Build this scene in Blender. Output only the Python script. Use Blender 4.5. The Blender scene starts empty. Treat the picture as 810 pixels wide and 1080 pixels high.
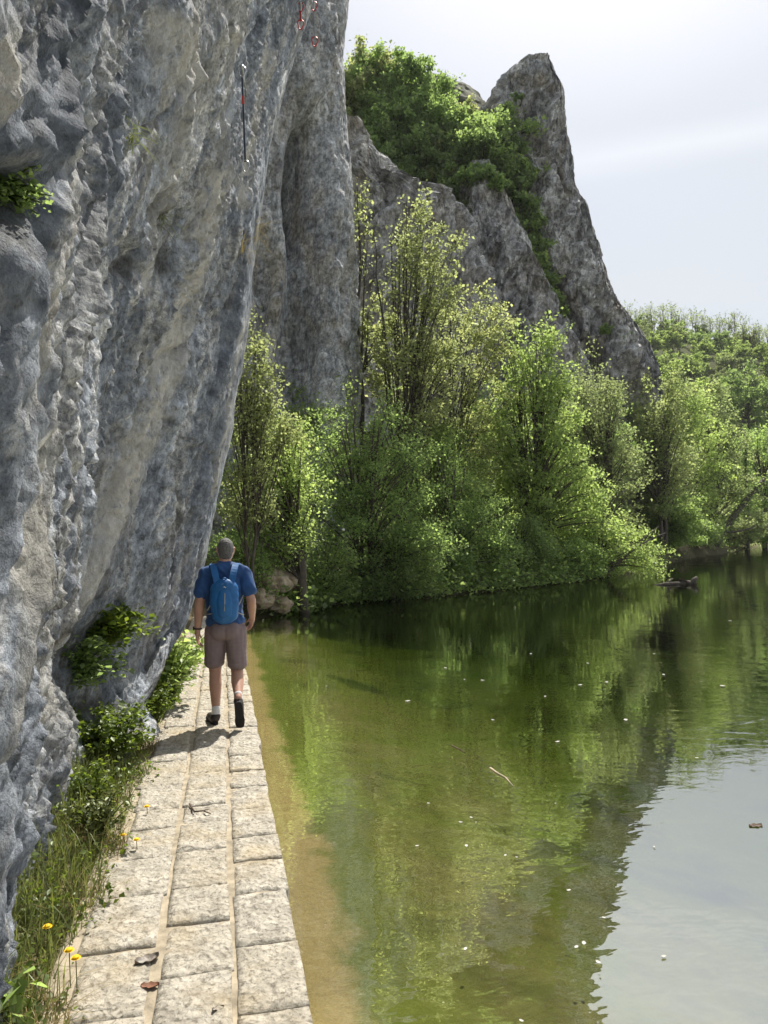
import bpy, math, random
import numpy as np
from mathutils import Vector, Matrix, Euler
C = bpy.context.scene.collection
R = math.radians
rng = np.random.default_rng(7)
random.seed(7)

# ------------------------------------------------------------------ camera
F, CX, CY = 780.0, 405.0, 540.0          # photograph pixels (810 x 1080)
CAM = np.array([0.0, 0.0, 1.70])
PITCH, ROLL = R(2.2), R(1.3)
cam_d = bpy.data.cameras.new('camera'); cam = bpy.data.objects.new('camera', cam_d); C.objects.link(cam)
cam_d.sensor_fit = 'VERTICAL'; cam_d.sensor_height = 36.0; cam_d.lens = F/1080*36.0
cam_d.clip_start = 0.05; cam_d.clip_end = 3000
MR = Matrix.Rotation(R(90)+PITCH, 3, 'X') @ Matrix.Rotation(-ROLL, 3, 'Z')
cam.matrix_world = Matrix.Translation(Vector(CAM)) @ MR.to_4x4()
bpy.context.scene.camera = cam
MRn = np.array(MR)

def ray(px, py):
    return MRn @ np.array([(px-CX)/F, -(py-CY)/F, -1.0])
def at(px, py, d):
    r = ray(px, py); return CAM + r*(d/r[1])
def ground(px, py, z=0.0):
    r = ray(px, py); return CAM + r*((z-CAM[2])/r[2])
def project(P):
    Q = (np.asarray(P)-CAM) @ MRn
    w = -Q[..., 2]; w = np.where(w < 1e-3, 1e-3, w)
    return CX+F*Q[..., 0]/w, CY-F*Q[..., 1]/w, -Q[..., 2]

# ------------------------------------------------------------------ noise
def _h(ix, iy, iz, seed):
    n = (ix.astype(np.int64)*374761393 + iy.astype(np.int64)*668265263 + iz.astype(np.int64)*2147483647 + seed*974634541) & 0xffffffff
    n = ((n ^ (n >> 13))*1274126177) & 0xffffffff
    n = ((n ^ (n >> 16))*2246822519) & 0xffffffff
    return n ^ (n >> 15)
_G = np.array([[1,1,0],[-1,1,0],[1,-1,0],[-1,-1,0],[1,0,1],[-1,0,1],[1,0,-1],[-1,0,-1],[0,1,1],[0,-1,1],[0,1,-1],[0,-1,-1],[1,1,0],[-1,1,0],[0,-1,1],[0,-1,-1]], float)
def perlin(P, seed=0):
    P = np.asarray(P, float); I = np.floor(P); Fr = P-I; I = I.astype(np.int64)
    U = Fr*Fr*Fr*(Fr*(Fr*6-15)+10); out = np.zeros(P.shape[0])
    for dx in (0, 1):
        for dy in (0, 1):
            for dz in (0, 1):
                g = _G[_h(I[:,0]+dx, I[:,1]+dy, I[:,2]+dz, seed) & 15]
                v = g[:,0]*(Fr[:,0]-dx)+g[:,1]*(Fr[:,1]-dy)+g[:,2]*(Fr[:,2]-dz)
                w = (U[:,0] if dx else 1-U[:,0])*(U[:,1] if dy else 1-U[:,1])*(U[:,2] if dz else 1-U[:,2])
                out += w*v
    return out
def fbm(P, octv=4, seed=0, gain=.5, lac=2.03):
    a, s, o = 1.0, 0.0, np.zeros(len(P)); P = np.asarray(P, float)
    for k in range(octv):
        o += a*perlin(P, seed+k*17); s += a; a *= gain; P = P*lac+13.7
    return o/s
def ridged(P, octv=4, seed=0, gain=.5, lac=2.07):
    a, s, o = 1.0, 0.0, np.zeros(len(P)); P = np.asarray(P, float)
    for k in range(octv):
        o += a*(1-2*np.abs(perlin(P, seed+k*31))); s += a; a *= gain; P = P*lac+7.3
    return o/s
def cells(P, seed=0):
    """distance to nearest and second nearest feature point, and the id of the nearest cell (Worley)."""
    P = np.asarray(P, float); I = np.floor(P).astype(np.int64)
    d1 = np.full(len(P), 9.); d2 = np.full(len(P), 9.); idc = np.zeros(len(P))
    for dx in (-1,0,1):
        for dy in (-1,0,1):
            for dz in (-1,0,1):
                c = I+np.array([dx,dy,dz]); h = _h(c[:,0], c[:,1], c[:,2], seed)
                f = c+np.stack([(h & 1023)/1023., ((h >> 10) & 1023)/1023., ((h >> 20) & 1023)/1023.], 1)
                d = np.linalg.norm(P-f, axis=1); n1 = d < d1
                d2 = np.where(n1, d1, np.minimum(d2, d)); idc = np.where(n1, (h % 977)/977., idc); d1 = np.where(n1, d, d1)
    return d1, d2, idc
def sstep(a, b, x):
    t = np.clip((np.asarray(x, float)-a)/(b-a), 0, 1); return t*t*(3-2*t)

# ------------------------------------------------------------------ object helpers
def mesh_np(name, V, Fc, smooth=False, attrs=None):
    """mesh from numpy verts (n,3) and faces (m,k) or a list of faces"""
    me = bpy.data.meshes.new(name)
    V = np.asarray(V, np.float32)
    if isinstance(Fc, np.ndarray):
        k = Fc.shape[1]; nf = len(Fc)
        me.vertices.add(len(V)); me.vertices.foreach_set('co', V.ravel())
        me.loops.add(nf*k); me.loops.foreach_set('vertex_index', Fc.astype(np.int32).ravel())
        me.polygons.add(nf); me.polygons.foreach_set('loop_start', np.arange(0, nf*k, k, dtype=np.int32))
        try: me.polygons.foreach_set('loop_total', np.full(nf, k, np.int32))
        except Exception: pass
    else:
        me.from_pydata(V.tolist(), [], [list(map(int, f)) for f in Fc])
    if attrs:
        for an, av in attrs.items():
            a = me.attributes.new(an, 'FLOAT', 'POINT'); a.data.foreach_set('value', np.asarray(av, np.float32))
    me.update(calc_edges=True)
    me.validate()
    if smooth: me.polygons.foreach_set('use_smooth', np.ones(len(me.polygons), bool))
    return me
def link(name, me, mat=None, parent=None):
    o = bpy.data.objects.new(name, me); C.objects.link(o)
    if mat is not None and len(me.materials) == 0: me.materials.append(mat)
    if parent is not None: o.parent = parent
    return o
def tag(o, label=None, cat=None, group=None, kind=None):
    if label: o['label'] = label
    if cat: o['category'] = cat
    if group: o['group'] = group
    if kind: o['kind'] = kind
    return o
def thing(name, label, cat, loc=(0,0,0), rz=0., group=None):
    o = bpy.data.objects.new(name, None); C.objects.link(o); o.location = loc; o.rotation_euler = (0,0,rz)
    o.empty_display_size = .2
    return tag(o, label, cat, group)
def copy_tree(o, parent=None):
    c = o.copy(); C.objects.link(c)
    if parent is not None: c.parent = parent
    for ch in list(o.children): copy_tree(ch, c)
    return c
def grid_faces(nu, nv):
    i = np.arange(nu-1)[:,None]*nv+np.arange(nv-1)[None,:]
    i = i.ravel(); return np.stack([i, i+nv, i+nv+1, i+1], 1)

class MB:
    """collects shapes for ONE mesh"""
    def __init__(s): s.v, s.f, s.n = [], [], 0
    def add(s, V, Fs):
        V = np.asarray(V, float); s.v.append(V); s.f += [[i+s.n for i in f] for f in Fs]; s.n += len(V)
    def tube(s, pts, rad, k=6, cap=True):
        pts = np.asarray(pts, float); n = len(pts); rad = np.broadcast_to(np.asarray(rad, float), (n,))
        T = np.gradient(pts, axis=0); T /= np.linalg.norm(T, axis=1)[:,None]+1e-9
        a = np.array([0,0,1.]) if abs(T[0,2]) < .9 else np.array([1.,0,0])
        V = []; U = np.cross(T[0], a); U /= np.linalg.norm(U)
        for i in range(n):
            U = U-T[i]*np.dot(U, T[i]); U /= np.linalg.norm(U)+1e-9; W = np.cross(T[i], U)
            th = np.arange(k)*2*math.pi/k
            V.append(pts[i]+rad[i]*(np.cos(th)[:,None]*U+np.sin(th)[:,None]*W))
        V = np.concatenate(V); Fs = []
        for i in range(n-1):
            for j in range(k):
                j2 = (j+1) % k; Fs.append([i*k+j, i*k+j2, (i+1)*k+j2, (i+1)*k+j])
        if cap: Fs += [list(range(k))[::-1], [(n-1)*k+j for j in range(k)]]
        s.add(V, Fs)
    def box(s, c, h, M=None):
        V = np.array([[x,y,z] for x in (-1,1) for y in (-1,1) for z in (-1,1)], float)*np.asarray(h)
        if M is not None: V = V @ np.asarray(M).T
        s.add(V+np.asarray(c), [[0,1,3,2],[4,6,7,5],[0,4,5,1],[2,3,7,6],[0,2,6,4],[1,5,7,3]])
    def ball(s, c, r, nu=10, nv=7):
        c = np.asarray(c, float); r = np.broadcast_to(np.asarray(r, float), (3,)); V = [c+[0,0,r[2]]]
        for i in range(1, nv):
            ph = math.pi*i/nv
            for j in range(nu):
                th = 2*math.pi*j/nu; V.append(c+r*[math.sin(ph)*math.cos(th), math.sin(ph)*math.sin(th), math.cos(ph)])
        V.append(c-[0,0,r[2]]); Fs = []
        for j in range(nu): Fs.append([0, 1+j, 1+(j+1) % nu])
        for i in range(nv-2):
            for j in range(nu):
                a = 1+i*nu+j; b = 1+i*nu+(j+1) % nu; Fs.append([a, a+nu, b+nu, b])
        l = len(V)-1; b0 = 1+(nv-2)*nu
        for j in range(nu): Fs.append([l, b0+(j+1) % nu, b0+j])
        s.add(V, Fs)
    def mesh(s, name, smooth=False): return mesh_np(name, np.concatenate(s.v), s.f, smooth)
    def build(s, name, mat, parent=None, smooth=False): return link(name, s.mesh(name, smooth), mat, parent)

# ------------------------------------------------------------------ materials
def new_mat(name):
    m = bpy.data.materials.new(name); m.use_nodes = True; nt = m.node_tree; nt.nodes.clear()
    out = nt.nodes.new('ShaderNodeOutputMaterial'); return m, nt, out
class NB:
    def __init__(s, nt): s.nt = nt
    def n(s, t, **kw):
        nd = s.nt.nodes.new(t)
        for k, v in kw.items():
            if k.startswith('i_'):
                key = k[2:]; key = int(key) if key.isdigit() else key.replace('_', ' ')
                if hasattr(v, 'is_output'): s.nt.links.new(v, nd.inputs[key])
                else: nd.inputs[key].default_value = v
            else: setattr(nd, k, v)
        return nd
    def l(s, a, b): s.nt.links.new(a, b)
    def noise(s, vec, scale, detail=4, rough=.55, dist=0., out=0):
        nd = s.n('ShaderNodeTexNoise', i_Scale=scale, i_Detail=detail, i_Roughness=rough, i_Distortion=dist)
        if vec is not None: s.l(vec, nd.inputs['Vector'])
        return nd.outputs[out]
    def ramp(s, fac, stops, interp='LINEAR'):
        nd = s.n('ShaderNodeValToRGB'); cr = nd.color_ramp; cr.interpolation = interp
        while len(cr.elements) < len(stops): cr.elements.new(.5)
        for e, (p, c) in zip(cr.elements, stops):
            e.position = p; c = (c, c, c) if not hasattr(c, '__len__') else c; e.color = (*c, 1)
        s.l(fac, nd.inputs[0]); return nd.outputs[0]
    def mix(s, fac, a, b, blend='MIX'):
        nd = s.n('ShaderNodeMix', data_type='RGBA', blend_type=blend)
        for v, i in ((fac, 0), (a, 6), (b, 7)):
            if hasattr(v, 'is_output'): s.l(v, nd.inputs[i])
            else: nd.inputs[i].default_value = v if i == 0 else (*v, 1) if len(v) == 3 else v
        return nd.outputs[2]
    def math(s, op, a, b=0., c=None):
        nd = s.n('ShaderNodeMath', operation=op)
        for v, i in ((a, 0), (b, 1), (c, 2)):
            if v is None: continue
            if hasattr(v, 'is_output'): s.l(v, nd.inputs[i])
            else: nd.inputs[i].default_value = v
        return nd.outputs[0]
    def coord(s, scale=(1,1,1), rot=(0,0,0), which='Object'):
        tc = s.n('ShaderNodeTexCoord'); mp = s.n('ShaderNodeMapping'); v = tc.outputs[which]
        if any(rot):
            m0 = s.n('ShaderNodeMapping'); m0.inputs['Rotation'].default_value = rot; s.l(v, m0.inputs['Vector']); v = m0.outputs[0]
        mp.inputs['Scale'].default_value = scale
        s.l(v, mp.inputs['Vector']); return mp.outputs[0]
    def bump(s, h, strength, dist, normal=None):
        nd = s.n('ShaderNodeBump', i_Strength=strength, i_Distance=dist); s.l(h, nd.inputs['Height'])
        if normal is not None: s.l(normal, nd.inputs['Normal'])
        return nd.outputs[0]

def simple_mat(name, col, rough=.7, var=.15, scale=8., bump=.0, bscale=60., bdist=.004, metal=0., spec=.3, sheen=0.):
    m, nt, out = new_mat(name); b = NB(nt); co = b.coord()
    nz = b.noise(co, scale, 4)
    lo = tuple(c*(1-var) for c in col); hi = tuple(min(1, c*(1+var)) for c in col)
    c = b.ramp(nz, [(.3, lo), (.7, hi)])
    p = b.n('ShaderNodeBsdfPrincipled', i_Roughness=rough, i_Metallic=metal); p.inputs['Specular IOR Level'].default_value = spec
    p.inputs['Sheen Weight'].default_value = sheen
    b.l(c, p.inputs['Base Color'])
    if bump: b.l(b.bump(b.noise(co, bscale, 3), bump, bdist), p.inputs['Normal'])
    b.l(p.outputs[0], out.inputs[0]); return m

def rock_mat(name, s=1.0, base=((.17,.18,.20), (.37,.385,.40)), tan=(.40,.34,.25), tan_amt=.5, white_amt=.5, stain_amt=.5, bump=1.0, lean=.0, moss=.25, mottle=1., zst=.38, skew=0.):
    m, nt, out = new_mat(name); b = NB(nt)
    st = b.coord((1.0*s, 1.0*s, zst*s), (lean, skew, 0))      # drawn out along the fall of the rock
    iso = b.coord((s, s, s))
    n1 = b.noise(st, .9, 8, .62, .6); n2 = b.noise(iso, 5., 8, .65, .3); n3 = b.noise(st, 2.2, 6, .6, 1.2)
    n4 = b.noise(iso, 26., 6, .7)
    c = b.ramp(n1, [(.36, base[0]), (.5, tuple((x+y)/2 for x, y in zip(*base))), (.64, base[1])])
    c = b.mix(b.ramp(n2, [(.36, .0), (.62, .55)]), c, tuple(min(1, x*1.25) for x in base[1]))
    tn = b.ramp(b.noise(st, 1.15, 7, .6, 1.8), [(.50, 0.), (.61, tan_amt)])
    c = b.mix(tn, c, b.mix(n2, tuple(x*.62 for x in tan), tan))
    wh = b.math('MULTIPLY', b.ramp(n3, [(.51, 0.), (.60, white_amt)]), b.ramp(n4, [(.38, 0.), (.58, 1.)]))
    c = b.mix(wh, c, (.60,.59,.56))
    dk = b.math('MULTIPLY', b.ramp(b.noise(b.coord((3.2*s, 3.2*s, .5*s if zst < .5 else 1.6*s), (lean, skew, 0)), 1.3, 6, .65, .8), [(.56, 0.), (.70, stain_amt)]), b.ramp(n2, [(.3, .2), (.55, 1.)]))
    c = b.mix(dk, c, (.052,.050,.046))
    spk = b.ramp(b.noise(iso, 42., 4, .6), [(.33, stain_amt*.8), (.44, 0.)])
    c = b.mix(spk, c, (.07,.068,.065))
    br = b.ramp(b.noise(iso, .8, 5, .7, .5), [(.62, 0.), (.72, .5*tan_amt)])
    c = b.mix(br, c, (.17,.115,.065))
    if moss:
        ms = b.math('MULTIPLY', b.ramp(b.noise(iso, .7, 6, .65), [(.60, 0.), (.70, moss)]), b.ramp(n4, [(.4, 0.), (.6, 1.)]))
        c = b.mix(ms, c, (.07,.085,.03))
    mot = b.noise(b.coord((s, s, .6*s), (lean, 0, 0)), 15., 6, .72, .3); mot2 = b.noise(iso, 5.5, 5, .65, .6)
    c = b.mix(1., c, b.ramp(mot, [(.34, 1-mottle*.55), (.50, 1.12), (.64, 1+mottle*.7)]), 'MULTIPLY'); c = b.mix(1., c, b.ramp(mot2, [(.36, 1-mottle*.35), (.5, 1.06), (.64, 1+mottle*.4)]), 'MULTIPLY')
    if lean:
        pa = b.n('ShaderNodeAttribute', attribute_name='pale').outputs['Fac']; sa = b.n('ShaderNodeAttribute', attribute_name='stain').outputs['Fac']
        n5 = b.noise(b.coord((s, s, .5*s), (lean, 0, 0)), 6.5, 8, .72, .8)
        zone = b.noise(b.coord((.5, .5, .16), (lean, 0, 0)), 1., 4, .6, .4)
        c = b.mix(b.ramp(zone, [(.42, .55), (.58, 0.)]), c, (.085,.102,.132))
        c = b.mix(b.math('MULTIPLY', pa, b.ramp(n5, [(.36, 0.), (.50, .95)])), c, b.mix(n4, (.46,.43,.37), (.74,.71,.64)))  # pale bands: mineral colour, with sunlit brightness put into the albedo
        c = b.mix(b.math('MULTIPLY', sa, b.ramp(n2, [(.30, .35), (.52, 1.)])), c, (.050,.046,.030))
    p = b.n('ShaderNodeBsdfPrincipled', i_Roughness=.82); p.inputs['Specular IOR Level'].default_value = .28
    b.l(c, p.inputs['Base Color'])
    vor = b.n('ShaderNodeTexVoronoi', feature='SMOOTH_F1', i_Scale=14.); vor.inputs['Smoothness'].default_value = .6; b.l(b.coord((s, s, .6*s)), vor.inputs['Vector'])
    nb = b.bump(vor.outputs['Distance'], .30*bump, .03/s)
    nb = b.bump(b.noise(b.coord((s, s, .55*s), (lean, 0, 0)), 9., 10, .68, .4), .5*bump, .07/s, nb)
    nb = b.bump(mot, .6*bump, .03/s, nb)
    nb = b.bump(b.noise(iso, 60., 5, .65), .5*bump, .012/s, nb)
    b.l(nb, p.inputs['Normal']); b.l(p.outputs[0], out.inputs[0]); return m

def leaf_mat(name, col, trans, tw=.60, var=.40, gloss=.05):
    m, nt, out = new_mat(name); b = NB(nt)
    at_ = b.n('ShaderNodeAttribute', attribute_name='rnd'); oi = b.n('ShaderNodeObjectInfo')
    r = b.math('ADD', b.math('MULTIPLY', at_.outputs['Fac'], .75), b.math('MULTIPLY', oi.outputs['Random'], .25))
    def rng3(c): return [(0., tuple(x*(1-var) for x in c)), (.55, c), (1., (min(1, c[0]*(1+var*1.25)), min(1, c[1]*(1+var)), c[2]*(1+var*.5)))]
    c1 = b.ramp(r, rng3(col)); c2 = b.ramp(r, rng3(trans))
    d = b.n('ShaderNodeBsdfDiffuse'); b.l(c1, d.inputs[0]); t = b.n('ShaderNodeBsdfTranslucent'); b.l(c2, t.inputs[0])
    mx = b.n('ShaderNodeMixShader', i_0=tw); b.l(d.outputs[0], mx.inputs[1]); b.l(t.outputs[0], mx.inputs[2])
    g = b.n('ShaderNodeBsdfGlossy', i_Roughness=.42); g.inputs[0].default_value = (.6,.65,.5,1)
    m2 = b.n('ShaderNodeMixShader', i_0=gloss); b.l(mx.outputs[0], m2.inputs[1]); b.l(g.outputs[0], m2.inputs[2])
    b.l(m2.outputs[0], out.inputs[0]); return m

M = {}
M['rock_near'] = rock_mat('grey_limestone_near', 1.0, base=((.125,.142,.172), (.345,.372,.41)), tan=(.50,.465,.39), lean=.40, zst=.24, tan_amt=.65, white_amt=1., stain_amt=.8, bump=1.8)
M['rock_mid'] = rock_mat('grey_limestone_mid', .55, base=((.15,.155,.17),(.38,.39,.40)), tan_amt=.5, white_amt=.6, stain_amt=.85, bump=1.5)
M['rock_far'] = rock_mat('grey_limestone_far', .22, base=((.14,.14,.15),(.43,.425,.42)), tan=(.36,.31,.25), tan_amt=.7, white_amt=1., stain_amt=1., bump=2.0, moss=.7, zst=.62, skew=-.3)
M['boulder'] = rock_mat('tan_boulder_stone', 1.5, base=((.16,.125,.085),(.30,.24,.165)), tan_amt=.5, white_amt=.2, stain_amt=.25, bump=.6, mottle=.35)
M['bark'] = simple_mat('dark_bark', (.075,.063,.050), .9, .4, 6., .6, 30., .02)
M['bark_pale'] = simple_mat('grey_twig_bark', (.14,.12,.10), .9, .3, 6., .4, 30., .02)
M['leaf_mid'] = leaf_mat('mid_green_leaf', (.104,.152,.052), (.42,.60,.17))
M['leaf_bright'] = leaf_mat('bright_spring_leaf', (.126,.174,.056), (.50,.66,.19))
M['leaf_yellow'] = leaf_mat('yellow_green_maple_leaf', (.140,.160,.070), (.50,.57,.22))
M['leaf_dark'] = leaf_mat('dark_green_leaf', (.092,.130,.052), (.37,.52,.15))
M['leaf_olive'] = leaf_mat('olive_leaf', (.118,.142,.062), (.41,.50,.19))
M['leaf_hill'] = leaf_mat('hillside_leaf', (.115,.155,.048), (.43,.57,.14))
M['leaf_fern'] = leaf_mat('cliff_plant_leaf', (.075,.110,.022), (.22,.31,.03), .5)
M['grass'] = leaf_mat('verge_grass_blade', (.092,.108,.040), (.24,.28,.075), .45, .5)
M['straw'] = leaf_mat('dry_grass_blade', (.30,.24,.12), (.30,.24,.10), .3, .3)

# ------------------------------------------------------------------ world and sun
SUN_AZ, SUN_EL = R(20), R(57)            # azimuth measured from +Y towards +X
sun_dir = np.array([math.cos(SUN_EL)*math.sin(SUN_AZ), math.cos(SUN_EL)*math.cos(SUN_AZ), math.sin(SUN_EL)])
w = bpy.data.worlds.new('World'); bpy.context.scene.world = w; w.use_nodes = True
nt = w.node_tree; nt.nodes.clear(); b = NB(nt)
sky = b.n('ShaderNodeTexSky', sky_type='NISHITA', sun_disc=False, sun_elevation=SUN_EL, sun_rotation=SUN_AZ, air_density=1.2, dust_density=2.5, ozone_density=1.0)
tc = b.n('ShaderNodeTexCoord')
# cirrus veil: project the sky direction onto a flat cloud deck
sx = b.n('ShaderNodeSeparateXYZ'); b.l(tc.outputs['Generated'], sx.inputs[0])
den = b.math('ADD', b.math('MAXIMUM', sx.outputs[2], 0.0), .12)
cv = b.n('ShaderNodeCombineXYZ'); b.l(b.math('DIVIDE', sx.outputs[0], den), cv.inputs[0]); b.l(b.math('DIVIDE', sx.outputs[1], den), cv.inputs[1])
mp = b.n('ShaderNodeMapping'); mp.inputs['Scale'].default_value = (.55, 1.5, 1); mp.inputs['Rotation'].default_value = (0,0,R(-14)); b.l(cv.outputs[0], mp.inputs[0])
c1 = b.noise(mp.outputs[0], 1.1, 5, .5, .35)
c2 = b.noise(cv.outputs[0], .35, 3, .5)
veil = b.ramp(b.math('ADD', b.math('MULTIPLY', c1, .6), b.math('MULTIPLY', c2, .4)), [(.36, .48), (.62, 1.)])
# one thin bright contrail-like band low in the north-east
pn = np.cross(ray(600, 172), ray(812, 136)); pn /= np.linalg.norm(pn)
dp = b.n('ShaderNodeVectorMath', operation='DOT_PRODUCT'); b.l(tc.outputs['Generated'], dp.inputs[0]); dp.inputs[1].default_value = tuple(pn)
band = b.ramp(b.math('ADD', b.math('ABSOLUTE', dp.outputs['Value']), b.math('MULTIPLY', b.math('SUBTRACT', c1, .5), .03)), [(.0, 1.), (.026, 0.)])
ex = b.n('ShaderNodeVectorMath', operation='DOT_PRODUCT'); b.l(tc.outputs['Generated'], ex.inputs[0]); cdir = ray(720, 150); cdir /= np.linalg.norm(cdir); ex.inputs[1].default_value = tuple(cdir)
band = b.math('MULTIPLY', band, b.ramp(ex.outputs['Value'], [(.95, 0.), (.995, 1.)]))
glow = b.n('ShaderNodeVectorMath', operation='DOT_PRODUCT'); b.l(tc.outputs['Generated'], glow.inputs[0]); glow.inputs[1].default_value = tuple(sun_dir)
gl = b.ramp(glow.outputs['Value'], [(.4, 0.), (.88, .14), (1., 1.)])
cloudc = b.mix(gl, (6.1, 6.45, 6.85), (9.5, 9.6, 9.7))
cloudc = b.mix(b.math('MULTIPLY', band, .32), cloudc, (10.2, 10.3, 10.4))
skyc = b.mix(b.math('MULTIPLY', veil, .92), sky.outputs[0], cloudc)
bg = b.n('ShaderNodeBackground', i_Strength=.078); b.l(skyc, bg.inputs[0])
wo = b.n('ShaderNodeOutputWorld'); b.l(bg.outputs[0], wo.inputs[0])
sd = bpy.data.lights.new('sun', 'SUN'); sd.energy = 5.0; sd.angle = R(.6); sd.color = (1., .95, .86)
so = bpy.data.objects.new('sun', sd); C.objects.link(so); so.location = tuple(sun_dir*60)
so.rotation_euler = Vector(sun_dir).to_track_quat('Z', 'Y').to_euler()

# ------------------------------------------------------------------ shoreline, terrain, water
WZ = -.30
PE = np.array([-.2148, .9767]); PL = np.array([-.9767, -.2148]); PO = np.array([.30, 0.])   # path: along, to its left, edge origin
def pth(s, t): return PO+PE*s+PL*t            # s along the path, t from its water edge
P_END = 18.2
shore = np.array([pth(-60, 0), pth(P_END, 0), (-3.35, 19.8), (-2.9, 21.3), (-2.3, 23), (-.3, 24.8), (1.8, 26), (5.4, 29.6), (9.4, 34), (14, 42), (21, 55), (57, 110), (110, 150), (420, 230)])
def shore_dist(X, Y):
    P = np.stack([X, Y], -1); best = np.full(X.shape, 1e9); sg = np.ones(X.shape)
    for a, c in zip(shore[:-1], shore[1:]):
        ab = c-a; t = np.clip(((P-a) @ ab)/(ab @ ab), 0, 1); q = a+t[..., None]*ab; d = np.linalg.norm(P-q, axis=-1)
        cr = ab[0]*(P[..., 1]-a[1])-ab[1]*(P[..., 0]-a[0]); n = d < best-1e-9
        best = np.where(n, d, best); sg = np.where(n, np.sign(cr), sg)
    return best*sg                            # positive on land
def terrain_h(X, Y):
    sh = X.shape; X = np.asarray(X, float).ravel(); Y = np.asarray(Y, float).ravel()
    d = shore_dist(X, Y); p3 = np.stack([X, Y, np.zeros_like(X)], 1)
    s = (np.stack([X, Y], 1)-PO) @ PE
    bed = WZ-(.05+.11*np.clip(-d, 0, 3)+.13*np.clip(-d-1.2, 0, 6)) + .05*fbm(p3*1.3, 3, 5)
    bed = np.maximum(bed, WZ-1.15)
    shore_bed = WZ-.05-.25*np.clip(-d, 0, 6)+.04*fbm(p3*1.3, 3, 5)
    bed = np.where(s > P_END, np.maximum(shore_bed, WZ-1.6), bed)
    n1 = fbm(p3*.12, 4, 9); n2 = fbm(p3*.9, 3, 11)
    land = WZ+.28*np.clip(d, 0, 3)+.16*np.clip(d-2, 0, 5)+.50*np.clip(d-6, 0, 40)+.10*n2+.8*n1*np.clip(d/10, 0, 3)
    land += 34*np.exp(-(((X+16)/26)**2+((Y-88)/24)**2))
    land += 49*np.exp(-(((X-85)/95)**2+((Y-265)/75)**2))*sstep(10, 60, d)
    land = np.minimum(land, 24+.3*np.clip(Y-30, 0, 300))
    verge = -.055+.05*fbm(p3*2.2, 3, 15)+.10*sstep(.95, 1.25, d)
    fw = sstep(P_END-3, P_END+1, s)
    verge = np.where(d < .80, -.42, verge)          # the ground stops against the quay wall; the path foundation fills the gap
    land = land*fw+verge*(1-fw)
    return np.where(d > 0, land, bed).reshape(sh)
def axis(segs):
    out = [segs[0][0]]
    for a, c, st in segs:
        n = max(1, int(round((c-a)/st))); out += list(np.linspace(a, c, n+1)[1:])
    return np.array(out)
tx = axis([(-900,-200,100),(-200,-40,10),(-40,-6,1.5),(-6,-3,.15),(-3,1.2,.055),(1.2,5,.16),(5,30,.6),(30,120,2.5),(120,300,12),(300,1200,120)])
ty = axis([(-400,-40,60),(-40,-4,6),(-4,1.5,.4),(1.5,9,.055),(9,20,.14),(20,45,.5),(45,130,2),(130,340,7),(340,1800,160)])
TX, TY = np.meshgrid(tx, ty, indexing='ij'); TZ = terrain_h(TX, TY); TD = shore_dist(TX, TY)
TV = np.stack([TX, TY, TZ], -1).reshape(-1, 3)
sal = (np.stack([TX.ravel(), TY.ravel()], 1)-PO) @ PE
tm = mesh_np('ground', TV, grid_faces(len(tx), len(ty)), True, {'bank': TD.ravel(), 'along': sal})

m, nt, out = new_mat('soil_and_riverbed'); b = NB(nt); co = b.coord()
bk = b.n('ShaderNodeAttribute', attribute_name='bank').outputs['Fac']; al = b.n('ShaderNodeAttribute', attribute_name='along').outputs['Fac']
nA = b.noise(co, 1.1, 5, .6, .5); nB_ = b.noise(co, 7., 6, .65); nC = b.noise(co, 30., 5, .65)
dd = b.math('ADD', b.math('MULTIPLY', bk, -1.), b.math('MULTIPLY', b.math('SUBTRACT', nA, .5), .55))
dd = b.math('ADD', dd, b.math('MULTIPLY', b.math('SUBTRACT', nB_, .5), .22))
ramp_d = b.math('DIVIDE', dd, 6.)
sand = b.mix(nC, (.27,.195,.08), (.50,.39,.18))
algae = b.mix(nB_, (.095,.115,.018), (.21,.225,.045))
olive = b.mix(nB_, (.105,.10,.032), (.31,.27,.105))
fa = b.ramp(ramp_d, [(.040, 0.), (.058, 1.)]); fo = b.ramp(ramp_d, [(.085, 0.), (.16, 1.)])
bedc = b.mix(fa, sand, algae); bedc = b.mix(fo, bedc, b.mix(b.ramp(nA, [(.42, 0.), (.62, .85)]), olive, algae))
dark_weed = b.ramp(b.noise(co, .55, 5, .6, .8), [(.52, 0.), (.66, .75)])
bedc = b.mix(b.math('MULTIPLY', dark_weed, fo), bedc, (.028,.036,.012))
soil = b.mix(nB_, (.09,.068,.040), (.21,.165,.105)); soil = b.mix(b.ramp(nA, [(.45, 0.), (.65, .55)]), soil, (.09,.10,.035))
fland = b.ramp(b.math('ADD', b.math('MULTIPLY', bk, .05), .45), [(.46, 0.), (.47, 1.)])
forest = b.mix(nB_, (.035,.045,.015), (.10,.11,.035))
land = b.mix(b.ramp(b.math('MULTIPLY', bk, .02), [(.05, 0.), (.16, 1.)]), soil, forest)
mud = b.mix(nB_, (.045,.042,.022), (.12,.105,.06)); bedc = b.mix(b.ramp(b.math('MULTIPLY', al, .01), [(.186, 0.), (.20, 1.)]), bedc, mud)
col = b.mix(fland, bedc, land)
p = b.n('ShaderNodeBsdfPrincipled', i_Roughness=.95); p.inputs['Specular IOR Level'].default_value = .1
b.l(col, p.inputs['Base Color']); b.l(b.bump(b.noise(co, 18., 6, .65), .6, .03), p.inputs['Normal']); b.l(p.outputs[0], out.inputs[0]); M['ground'] = m
tag(link('ground', tm, m), kind='structure')

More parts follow.
